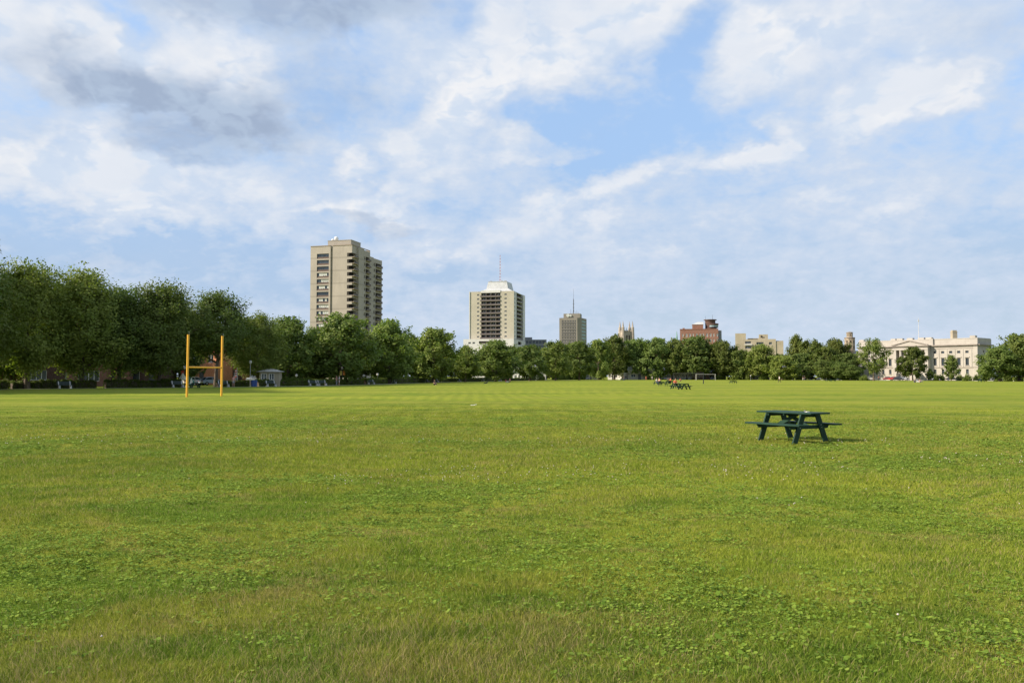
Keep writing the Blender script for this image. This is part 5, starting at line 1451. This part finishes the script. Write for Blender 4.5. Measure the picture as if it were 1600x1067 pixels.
# ================================================================ lamps, banners, flags, bins
def lamp(px,toppy,Y,label,banner=None,cat='street lamp',dark=True):
    H=at(px,toppy,Y)[1]
    r=thing('lamp_post',label,cat,(gx(px,Y),Y,0),0,'lamp posts in the park')
    mb=MB(); mb.tube([(0,0,-.05),(0,0,.25),(0,0,.26),(0,0,H-.55)],[.12,.10,.055,.045],10); mb.build('pole',M['darkgrey' if dark else 'grey'],r)
    mb=MB(); mb.lathe([(.08,H-.55),(.2,H-.42),(.22,H-.2),(.16,H-.05)],12); mb.build('globe',M['offwhite'],r)
    mb=MB(); mb.lathe([(.17,H-.05),(.19,H-.03),(.05,H+.06)],12); mb.build('cap',M['darkgrey'],r)
    if banner:
        for sx,mk in banner:
            mb=MB(); bw=.42; x0=.07 if sx>0 else -.07-bw
            mb.box(x0,x0+bw,-.015,.015,H-1.55,H-.75); mb.build('banner',M[mk],r)
            mb=MB(); mb.box(min(.05*sx,(x0+bw) if sx>0 else x0),max(.05*sx,(x0+bw) if sx>0 else x0),-.02,.02,H-.74,H-.70); mb.build('banner_arm',M['darkgrey'],r)
    return r
lamp(535,573,yb(535)+1.2,'lamp post with an orange and yellow banner near the concrete tower',[(-1,'banner_yellow'),(1,'banner_orange')])
lamp(711,578,yb(711)+1.5,'lamp post with a red and white banner before the dark trees',[(-1,'white'),(1,'banner_orange')])
lamp(785.5,581,yb(785)+1.5,'dark lamp post behind the two seated people')
lamp(391,563,yb(391)+3,'tall thin lamp post right of the goal, beside the blue bins',dark=False)
lamp(288,571,yb(288)+3,'lamp post with red banner left of the yellow goal upright',[(-1,'banner_red')])
lamp(463,584,yb(463)+6,'short lamp post right of the kiosk'); lamp(568,585,yb(568)+4,'thin lamp post left of the white bench hedge')
lamp(972,575,395,'thin grey lamp post by the dark upright tree'); lamp(985,578,398,'thin lamp post left of the white pavilion',dark=False)
lamp(1173,586,352,'pale short post standing at the far lawn edge',dark=False)
lamp(637.5,584,yb(637)+3,'lamp post behind the big bulging hedge'); lamp(590,583,yb(590)+3,'lamp post left of the big bulging hedge')
lamp(1308,588,340,'little post left of the parked white van')
# flag pole with hanging striped flag
Y=yb(371)+2; r=thing('flag_pole','pole with a limp red and white striped flag right of the goal','flag pole',(gx(370.5,Y),Y,0))
H=at(370,575,Y)[1]
mb=MB(); mb.tube([(0,0,0),(0,0,H)],[.04,.03],8); mb.ball((0,0,H),.06); mb.build('pole',M['grey'],r)
mb=MB()
for i in range(7):
    z0=H-.15-i*.18; mb.quad((-.02,-.04,z0-.18),(-.34+.03*(i%2),-.06+.05*(i%2),z0-.2),(-.36+.03*((i+1)%2),-.02,z0-.02),(-.02,-.04,z0),i%2)
mb.build('flag',[M['banner_red'],M['white']],r)
Y=342; r=thing('flag_pole','short pole with a red and white flag beside the parked cars','flag pole',(gx(1306.5,Y),Y,0))
mb=MB(); mb.tube([(0,0,0),(0,0,2.9)],[.05,.03],8); mb.build('pole',M['grey'],r)
mb=MB(); mb.box(.04,.9,-.02,.02,2.2,2.5,0); mb.box(.04,.9,-.02,.02,2.5,2.8,1); mb.build('flag',[M['white'],M['banner_red']],r)
def bin_(px,lab):
    Y=yb(px)-.2; r=thing('litter_bin',lab,'bin',(gx(px,Y),Y,0),0,'blue bins')
    mb=MB(); mb.lathe([(.24,0),(.27,.06),(.30,.85),(.31,.86)],14); mb.build('barrel',M['bin_blue'],r)
    mb=MB(); mb.lathe([(.32,.86),(.33,.92),(.22,1.02),(.06,1.05)],14); mb.build('lid',M['bin_blue'],r)
bin_(395.3,'blue litter bin right of the goal, left one of the pair'); bin_(399,'blue litter bin right of the goal, right one of the pair')
# parasols and tents
def parasol(px,py,wpx,Y,lab,cols):
    H=at(px,py,Y)[1]; R=wpx/2/F*Y
    r=thing('parasol',lab,'parasol',(gx(px,Y),Y,0),0,'parasols before the orange building')
    mb=MB(); mb.tube([(0,0,0),(0,0,H-.05)],[.03,.025],8); mb.lathe([(.28,0),(.28,.08),(.04,.12)],12); mb.build('pole',M['white'],r)
    mb=MB()
    for k in range(8):
        a0,a1=2*pi*k/8,2*pi*(k+1)/8; p=(R*cos(a0),R*sin(a0),H-.95); q=(R*cos(a1),R*sin(a1),H-.95)
        mb.poly([p,q,(0,0,H)],k%2); mb.quad((p[0],p[1],p[2]-.16),(q[0],q[1],q[2]-.16),q,p,(k+1)%2)
    c=mb.build('canopy',[M[cols[0]],M[cols[1]]],r)
parasol(285.5,582,13,124,'cream canvas parasol left of the yellow goal upright',('tent_cream','tent_cream'))
parasol(293,584,13,126,'green canvas parasol behind the yellow goal upright',('tent_green','tent_green'))
parasol(299,589,13,122,'lower cream and green parasol right of the left goal upright',('tent_cream','tent_green'))
def tent(px,apex,eave,wpx,Y,lab,m='tent_white'):
    Ha,He=at(px,apex,Y)[1],at(px,eave,Y)[1]; R=wpx/2/F*Y*.92
    r=thing('tent',lab,'tent',(gx(px,Y),Y,0),radians(8),'white event tents')
    mb=MB(); c=[(-R,-R),(R,-R),(R,R),(-R,R)]
    for k in range(4):
        p,q=c[k],c[(k+1)%4]; pm,qm=(p[0]*.4,p[1]*.4),(q[0]*.4,q[1]*.4); zm=He+(Ha-He)*.42
        mb.quad((*p,He),(*q,He),(*qm,zm),(*pm,zm)); mb.poly([(*pm,zm),(*qm,zm),(0,0,Ha)]); mb.quad((*p,He-.25),(*q,He-.25),(*q,He),(*p,He))
    mb.build('canopy',M[m],r)
    for k in range(4):
        mb=MB(); mb.tube([(c[k][0]*.98,c[k][1]*.98,0),(c[k][0]*.98,c[k][1]*.98,He-.02)],[.04,.04],6); mb.build('leg',M['white'],r)
tent(394,586,591,17,135,'white pointed tent right of the yellow goal')
tent(1060,584,589,10,394,'small white tent left of the volleyball net')
tent(1028,588,591,13,398,'low white tent right of the white pavilion')

# ================================================================ soccer goal and volleyball net
Y=354; r=thing('soccer_goal','far soccer goal with white painted frame and dark net','soccer goal',(gx(1103,Y),Y,0),radians(2))
w_=gx(1118,Y)-gx(1088,Y); h_=2.5
for s in (-1,1):
    mb=MB(); mb.tube([(s*w_/2,0,0),(s*w_/2,0,h_)],[.06,.06],8); mb.build('post',M['offwhite'],r)
    mb=MB(); mb.tube([(s*w_/2,0,h_),(s*w_/2,1.0,h_-.1),(s*w_/2,2.0,0)],[.05,.05,.05],6); mb.build('stay',M['white'],r)
mb=MB(); mb.tube([(-w_/2-.09,0,h_),(w_/2+.09,0,h_)],[.065,.065],8); mb.build('crossbar',M['offwhite'],r)
mb=MB()
for i in range(28):
    x=-w_/2+w_*i/27; mb.beam((x,1.0,h_-.15),(x,2.0,.02),.02,.02); mb.beam((x,.1,h_-.02),(x,1.0,h_-.15),.02,.02)
for i in range(9): mb.beam((-w_/2,1+i*.12,(h_-.15)*(1-i/8.3)),(w_/2,1+i*.12,(h_-.15)*(1-i/8.3)),.02,.02)
mb.build('net',M['netting'],r)
Y1=178; xA,xB=gx(1052,200),gx(1099,178)
r=thing('volleyball_net','dark volleyball net strung between two thin posts on the far lawn','volleyball net',(xA,200,0))
B_=(xB-xA,178-200)
mb=MB(); mb.tube([(0,0,0),(0,0,2.35)],[.07,.06],8); mb.build('post',M['black'],r)
mb=MB(); mb.tube([(*B_,0),(*B_,2.45)],[.07,.06],8); mb.tube([(*B_,0),(*B_,.9)],[.11,.10],8); mb.build('post',M['black'],r)
mb=MB()
for z_ in (2.35,2.1,1.85,1.6,1.4): mb.beam((0,0,z_),(*B_,z_+.05),.012,.018 if z_<2.3 else .05)
for i in range(1,40): mb.beam((B_[0]*i/40,B_[1]*i/40,1.4),(B_[0]*i/40,B_[1]*i/40,2.35),.01,.01)
mb.build('net',M['netting'],r)

# ================================================================ cars
def car_proto():
    r=bpy.data.objects.new('parked_car',None); link(r)
    prof=[(-2.15,.35),(-2.2,.62),(-2.1,.86),(-1.5,.95),(-.9,1.0),(.95,.98),(1.6,.90),(2.1,.74),(2.2,.5),(2.15,.33)]
    up=[(-1.75,.95),(-1.15,1.40),(-.2,1.47),(.35,1.42),(1.05,.97)]
    def ext(mb,p,w0,w1,m=0):
        n=len(mb.v); k=len(p); zs=[b for a,b in p]; lo,hi=min(zs),max(zs)
        for s in (-1,1):
            for a,b in p: mb.v.append((a,s*(w0+(w1-w0)*(b-lo)/(hi-lo)),b))
        mb.f.append(tuple(n+i for i in range(k))); mb.m.append(m)
        mb.f.append(tuple(n+k+i for i in reversed(range(k)))); mb.m.append(m)
        for i in range(k):
            j=(i+1)%k; mb.f.append((n+j,n+i,n+k+i,n+k+j)); mb.m.append(m)
    mb=MB(); ext(mb,prof,.86,.84); b=mb.build('body',M['carpaint'],r,bevel=.05)
    mb=MB(); ext(mb,[(-1.7,.96),(-1.13,1.385),(-.2,1.45),(.33,1.40),(1.0,.98)],.78,.62); mb.build('window_glass',M['glass'],r)
    mb=MB(); ext(mb,[(-1.17,1.39),(-1.1,1.45),(-.2,1.50),(.3,1.455),(.36,1.40)],.64,.60)
    for s in (-1,1):
        mb.beam((-1.72,s*.79,.97),(-1.15,s*.635,1.41),.06,.06); mb.beam((1.03,s*.79,.97),(.34,s*.635,1.42),.06,.06); mb.beam((-.3,s*.80,.97),(-.3,s*.63,1.44),.07,.05)
    mb.build('roof',M['carpaint'],r)
    for x in (-1.35,1.35):
        for s in (-1,1):
            mb=MB(); mb.tube([(x,s*.70,.32),(x,s*.89,.32)],[.32,.32],16); w=mb.build('wheel',M['tyre'],r)
            mb=MB(); mb.tube([(x,s*.885,.32),(x,s*.905,.32)],[.19,.17],10); mb.build('rim',M['bolt'],w)
    for s in (-1,1):
        mb=MB(); mb.box(2.10,2.20,s*.66-.14,s*.66+.14,.60,.72); mb.build('headlight',M['white'],r)
        mb=MB(); mb.box(-2.2,-2.12,s*.68-.12,s*.68+.12,.66,.82); mb.build('tail_light',M['banner_red'],r)
    return r
def carpaint():
    m,t,b=mat_base('car_paint'); t.link(t.add('ShaderNodeObjectInfo').outputs['Color'],b.inputs['Base Color']); b.inputs['Roughness'].default_value=.3; b.inputs['Coat Weight'].default_value=.5
    return m
M['carpaint']=carpaint()
cp=car_proto(); fc=True; CG='cars parked by the trees and the museum'
W_=(.62,.63,.64,1);S_=(.35,.36,.38,1);K_=(.03,.03,.035,1);R_=(.5,.03,.02,1);Bl=(.12,.18,.28,1)
for px,Y,col,rz,lab in (
 (304,150,W_,48,'white car glimpsed between the goal uprights, left one'),(331,150,(.35,.42,.5,1),48,'pale blue grey car glimpsed between the goal uprights'),
 (1254,366,S_,-10,'silver car half hidden at the left end of the far road'),(1270,363,K_,-8,'dark car right of the silver one on the far road'),
 (1284,358,W_,-8,'white car behind the two touching picnic tables'),(1298,356,K_,-60,'dark car right behind the two touching picnic tables'),
 (1311,350,Bl,-8,'blue grey car with glinting windows left of the dark group'),(1324,346,K_,80,'black car parked nose on, left of the museum'),(1331,344,S_,75,'silver car parked nose on beside the black one'),
 (1344,340,W_,-20,'white car in front of the left museum corner'),(1358,336,(.5,.47,.42,1),-20,'beige car below the airy tree'),
 (1389,330,(.28,.05,.04,1),-25,'dark red car before the museum left wing'),(1398,327,R_,-30,'bright red car before the museum left wing'),(1412,324,W_,-25,'white car left of the dense round tree'),
 (1404,322,K_,-25,'black car half hidden behind the red one'),(1461,318,W_,-35,'white car right of the museum steps'),(1488,312,K_,-30,'dark car under the young pointed tree'),
 (1560,285,(.16,.18,.22,1),-30,'dark blue car at the foot of the right trees'),(1558,292,S_,-30,'silver car behind the dark blue one at the right'),
 (915,398,S_,10,'silver car among the far trunks, below the narrow white shed'),(1144,384,(.3,.06,.05,1),5,'dark red car right of the soccer goal'),(1152,383,W_,5,'white car right of the dark red one near the soccer goal'),
 (1040,392,W_,0,'white car glimpsed left of the volleyball net'),(1117,386,Bl,0,'blue car glimpsed by the right soccer post')):
    loc=(gx(px,Y),Y,.02)
    if fc: r=cp; r.location=loc; r.rotation_euler=(0,0,radians(rz)); tag(r,lab,'car',CG); fc=False
    else: r=dup(cp,loc,radians(rz),lab,CG)
    for c in kids(r): c.color=col

# ================================================================ people
def skinned(name,nodes,edges,m,parent,lv=1):
    me=bpy.data.meshes.new(name); me.from_pydata([n[:3] for n in nodes],edges,[]); me.materials.append(m)
    o=bpy.data.objects.new(name,me); link(o,parent)
    s=o.modifiers.new('skin','SKIN'); s.use_smooth_shade=True
    sv=me.skin_vertices[0].data
    for i,n in enumerate(nodes):
        sv[i].radius=(n[3],n[4] if len(n)>4 else n[3]); sv[i].use_root=(i==0)
    u=o.modifiers.new('sub','SUBSURF'); u.levels=lv; u.render_levels=lv
    return o
POSES={}
def pose(hip,knees,feet,chest,neck,head,elb,hands): return dict(hip=hip,k=knees,f=feet,c=chest,n=neck,h=head,e=elb,a=hands)
POSES['stand']=pose((0,0,.92),[(-.10,-.02,.50),(.10,0,.50)],[(-.11,.02,.06),(.11,.02,.06)],(0,0,1.28),(0,-.01,1.48),(0,-.03,1.64),[(-.23,.03,1.12),(.23,.03,1.12)],[(-.25,-.08,.88),(.25,-.08,.88)])
POSES['walk']=pose((0,0,.90),[(-.09,-.22,.52),(.09,.05,.49)],[(-.09,-.34,.08),(.09,.36,.12)],(0,-.03,1.27),(0,-.05,1.46),(0,-.08,1.62),[(-.23,.14,1.12),(.23,-.12,1.12)],[(-.22,.18,.86),(.22,-.34,.98)])
POSES['sit']=pose((0,0,.50),[(-.12,-.42,.50),(.12,-.42,.50)],[(-.12,-.46,.07),(.12,-.42,.07)],(0,-.02,.88),(0,-.04,1.08),(0,-.07,1.24),[(-.24,-.10,.74),(.24,-.10,.74)],[(-.12,-.36,.70),(.12,-.36,.70)])
POSES['ground']=pose((0,0,.12),[(-.14,-.38,.42),(.16,-.36,.38)],[(-.12,-.62,.06),(.14,-.62,.06)],(0,.06,.50),(0,.06,.70),(0,.02,.86),[(-.26,.02,.40),(.26,.0,.40)],[(-.14,-.34,.44),(.20,-.30,.36)])
POSES['recline']=pose((0,0,.12),[(-.10,-.42,.26),(.10,-.42,.14)],[(-.10,-.82,.07),(.12,-.86,.07)],(0,.28,.38),(0,.42,.54),(0,.46,.70),[(-.24,.48,.30),(.24,.48,.30)],[(-.26,.42,.05),(.26,.40,.05)])
def person(label,px,Y,pz,skin,top,bottom,hair,rz=0,z=0.0,shorts=False,xoff=0,dress=None):
    p=POSES[pz]
    r=thing('person',label,'person',(gx(px,Y)+xoff,Y,z),rz,'people in the park')
    H=p['hip'];C=p['c'];Nk=p['n'];Hd=p['h']
    V=Vector; dh=(V(Hd)-V(Nk)).normalized()
    nodes=[(*H,.115,.10),(*((V(H)+V(C))/2),.115,.09),(*C,.15,.10),(*Nk,.055),(*(V(Nk)+dh*.06),.055),(*(V(Hd)-dh*.02),.085,.095),(*(V(Hd)+dh*.08),.075,.085)]
    ed=[(0,1),(1,2),(2,3),(3,4),(4,5),(5,6)]
    fw=V((0,-1,0))
    nodes.append((*(V(Hd)+fw*.105+dh*-.01),.018)); ed.append((5,7))      # nose
    legs=[];arms=[]
    for s in (0,1):
        sx=-1 if s==0 else 1; n=len(nodes)
        hj=V(H)+V((sx*.09,0,-.03)); K=V(p['k'][s]); Ft=V(p['f'][s]); toe=Ft+V((0,-.16,-.03)) if pz!='ground' else Ft+V((0,-.14,.0))
        nodes+=[(*hj,.085),(*((hj+K)/2),.075),(*K,.055),(*((K*.6+Ft*.4)),.052),(*Ft,.036),(*toe,.038,.026)]
        ed+=[(0,n),(n,n+1),(n+1,n+2),(n+2,n+3),(n+3,n+4),(n+4,n+5)]; legs.append((hj,K,Ft))
        n=len(nodes); sh=V(C)+V((sx*.17,0,.12)); E=V(p['e'][s]); A=V(p['a'][s]); dA=(A-E).normalized(); sd_=V((-sx,0,0))
        nodes+=[(*sh,.055),(*E,.040),(*((E+A)/2),.036),(*A,.026),(*(A+dA*.06),.034,.018)]
        ed+=[(2,n),(n,n+1),(n+1,n+2),(n+2,n+3),(n+3,n+4)]
        b=n+4; side=dA.cross(V((0,0,1))); side=side.normalized() if side.length>.1 else V((0,1,0))
        for q in range(4):
            m_=len(nodes); off=side*((q-1.5)*.019); l=(.055,.07,.065,.05)[q]
            nodes+=[(*(A+dA*.085+off),.010),(*(A+dA*(.085+l)+off+V((0,0,-.012))),.008)]; ed+=[(b,m_),(m_,m_+1)]
        m_=len(nodes); nodes+=[(*(A+dA*.05+side*.045),.011)]; ed+=[(b-1,m_)]
        arms.append((sh,E,A))
    body=skinned('body',nodes,ed,skin,r,1)
    n=[(*(V(H)+V((0,0,-.02))),.15,.125),(*((V(H)+V(C))/2),.145,.115),(*(V(C)+V((0,0,.02))),.175,.125),(*(V(Nk)-V((0,0,.05))),.075)]
    e=[(0,1),(1,2),(2,3)]
    for sh,E,A in arms: k=len(n); n+=[(*sh,.072),(*((sh+E)/2),.062),(*(sh.lerp(E,.8)),.055)]; e+=[(2,k),(k,k+1),(k+1,k+2)]
    skinned('shirt',n,e,top,r,1)
    n=[(*(V(H)+V((0,0,.06))),.14,.12),(*(V(H)+V((0,0,-.02))),.145,.125)]; e=[(0,1)]
    for hj,K,Ft in legs:
        k=len(n); n+=[(*hj,.105),(*((hj+K)/2),.092),(*hj.lerp(K,.92),.078)]; e+=[(1,k),(k,k+1),(k+1,k+2)]
        if not shorts: n+=[(*K.lerp(Ft,.5),.068),(*K.lerp(Ft,.92),.058)]; e+=[(k+2,k+3),(k+3,k+4)]
    skinned('trousers' if not shorts else 'shorts',n,e,bottom,r,1)
    mb=MB(); c=V(Hd)+dh*.035+V((0,.02,0)); mb.ball(c,.108,0,12,8,(.92,1.02,1.0)); 
    hb=mb.build('hair',hair,r,smooth=True)
    # cut the face clear of the hair cap
    me=hb.data
    for v in me.vertices:
        if v.co.y<c.y-.03 and v.co.z<c.z+.04: v.co.y=c.y-.02; v.co.z=max(v.co.z,c.z-.02)
    mb=MB()
    for s in (-1,1): mb.ball(V(Hd)+V((s*.032,-.090,.012)),.011,0,6,4)
    mb.build('eye',M['black'],r)
    return r
def cloth(n,c): return mat(n,c,.85,.12,6)
sk=mat('skin',(.50,.28,.19),.55,.06,4)
cW=cloth('white_cloth',(.68,.66,.62)); cO=cloth('orange_cloth',(.72,.16,.06)); cK=cloth('black_cloth',(.02,.02,.024)); cR=cloth('red_cloth',(.5,.05,.04)); cB=cloth('blue_cloth',(.22,.38,.55)); cP=cloth('pink_cloth',(.6,.3,.25)); cD=cloth('denim',(.06,.09,.16)); cG=cloth('grey_cloth',(.3,.3,.3))
hB=mat('brown_hair',(.05,.028,.015),.7,.2,20); hY=mat('fair_hair',(.30,.20,.09),.7,.2,20)
person('person in a white shirt and dark trousers walking over the far lawn',1218,205,'walk',sk,cW,cK,hB,radians(-80))
person('person in a black top sitting on the grass below the hedge benches',679,150,'ground',sk,cK,cK,hB,radians(30))
person('person in a pink top standing beside the striped flag, right of the goal',365,yb(365)-1,'stand',sk,cP,cG,hB,radians(40),shorts=True)
person('person in light clothes standing beside the yellow banner post',530,yb(530)-1.4,'stand',sk,cW,cW,hY,radians(120),shorts=True)
person('person in a brown top standing left of the yellow banner post',526,yb(526)-.8,'stand',sk,cP,cG,hB,radians(-60))
person('person in a red top sitting low on the lawn, left of two',790.5,212,'ground',sk,cR,cW,hB,radians(70))
person('person in a dark top crouching beside the red topped person',797,214,'sit',sk,cP,cK,hB,radians(-60),z=-.25)
def tab(px,py): Y=CAMZ*F/(py-588); return Y
person('person in a white shirt leaning at the leftmost far picnic table',1025.5,tab(0,601)-.4,'sit',sk,cW,cD,hB,radians(60),z=.0)
person('bare shouldered person at the leftmost far picnic table',1030.5,tab(0,601)+.2,'sit',sk,cP,cK,hB,radians(-60))
person('person in black at the rear far picnic table, left one',1043.5,tab(0,600)+.2,'sit',sk,cK,cK,hB,radians(90))
person('person in orange at the rear far picnic table, right one',1048,tab(0,600)+.5,'sit',sk,cO,cK,hB,radians(-70))
person('dark haired person in an orange top at the nearer far picnic table',1055,tab(0,607.5)+.9,'sit',sk,cO,cK,hB,radians(10))
person('person in a bright red shirt standing left of the volleyball net',1063,275,'ground',sk,cO,cK,hB,radians(10))
person('person in bright orange with arms down by the white pavilion',1009.5,352,'stand',sk,cO,cO,hB,radians(10))
person('person in white at the far edge right of the orange person',1019,372,'stand',sk,cW,cG,hB,0)
person('person dressed in dark clothes by the parked cars on the far road',1254.5,338,'stand',sk,cK,cW,hB,0)
person('person in a white cap and dark jacket left of the parked cars',1257,340,'walk',sk,cK,cD,hY,0)
person('person in a red jacket standing before the museum steps',1373,320,'stand',sk,cR,cK,hB,radians(30))
person('person in light blue sitting on the far lawn below the round tree',1433,215,'ground',sk,cB,cW,hB,radians(20))
person('person in a dark shirt sitting left of the light blue person',1429.5,216,'ground',sk,cK,cD,hB,radians(-40))
person('person in pink sitting right of the light blue person',1437.5,215,'ground',sk,cP,cD,hB,radians(60))
person('person in white walking on the museum drive near the steps',1447,305,'walk',sk,cW,cG,hB,radians(90))
person('person in a pink top on the museum drive right of the walker',1450.5,305,'stand',sk,cP,cD,hB,radians(20))
person('person in white sitting by the white car right of the steps',1468,296,'ground',sk,cW,cG,hB,radians(20))
person('person in a white shirt beside the silver car at the far left road',1314,345,'stand',sk,cW,cK,hB,0)

# bicycle rider at the far lawn edge
Y=300; r=thing('bicycle','dark bicycle leaning by the small far table left of the pavilion','bicycle',(gx(972.5,Y),Y,0),radians(15))
for x in (-.52,.52):
    mb=MB()
    pts=[(x+.33*cos(a),0,.34+.33*sin(a)) for a in np.linspace(0,2*pi,17)]; mb.tube(pts,[.02]*17,5,caps=False); w_=mb.build('wheel',M['black'],r)
    mb=MB(); 
    for k in range(6): a=k*pi/6; mb.beam((x+.31*cos(a),0,.34+.31*sin(a)),(x-.31*cos(a),0,.34-.31*sin(a)),.006,.006)
    mb.build('spokes',M['grey'],w_)
mb=MB()
for a,b in (((-.52,.34),(-.18,.34)),((-.18,.34),(-.28,.85)),((-.52,.34),(-.25,.74)),((-.18,.34),(.40,.76)),((-.25,.78),(.38,.84)),((.52,.34),(.36,.95))): mb.tube([(a[0],0,a[1]),(b[0],0,b[1])],[.018,.018],6)
mb.build('frame',M['darkgrey'],r)
mb=MB(); mb.tube([(.36,-.26,1.0),(.34,0,.97),(.36,.26,1.0)],[.014]*3,6); mb.build('handlebar',M['black'],r)
mb=MB(); mb.ball((-.29,0,.9),.12,0,8,5,(1,.6,.35)); mb.build('saddle',M['black'],r)
person('person in a dark top standing by the far bicycle',974.5,300,'stand',sk,cK,cD,hB,radians(20))
# dark dog lying on the lawn
Y=182; r=thing('dog','small dark dog lying on the lawn left of the two seated people','dog',(gx(759,Y),Y,0),radians(25))
skinned('body',[(-.30,0,.16,.10),(-.08,0,.17,.115),(.18,0,.20,.12),(.32,0,.30,.07),(.40,0,.40,.062),(.50,0,.38,.040),(.57,0,.36,.026),
 (.22,-.12,.06,.035),(.44,-.12,.03,.026),(.22,.12,.06,.035),(.44,.12,.03,.026),(-.28,-.13,.08,.055),(-.12,-.18,.03,.028),(-.28,.13,.08,.055),(-.12,.18,.03,.028),(-.42,.02,.12,.028),(-.60,.08,.05,.016),(.38,-.05,.47,.018),(.38,.05,.47,.018)],
 [(0,1),(1,2),(2,3),(3,4),(4,5),(5,6),(2,7),(7,8),(2,9),(9,10),(0,11),(11,12),(0,13),(13,14),(0,15),(15,16),(4,17),(4,18)],M['black'],r,2)
# small litter on the lawn
mb=MB(); mb.box(-.12,.1,-.06,.06,0,.03); mb.beam((.05,0,.02),(.2,.05,.05),.08,.02); q=mb.build('paper_scrap',M['white']); q.location=(gx(739,45),45,.03); tag(q,'scrap of white paper lying on the middle lawn','litter')
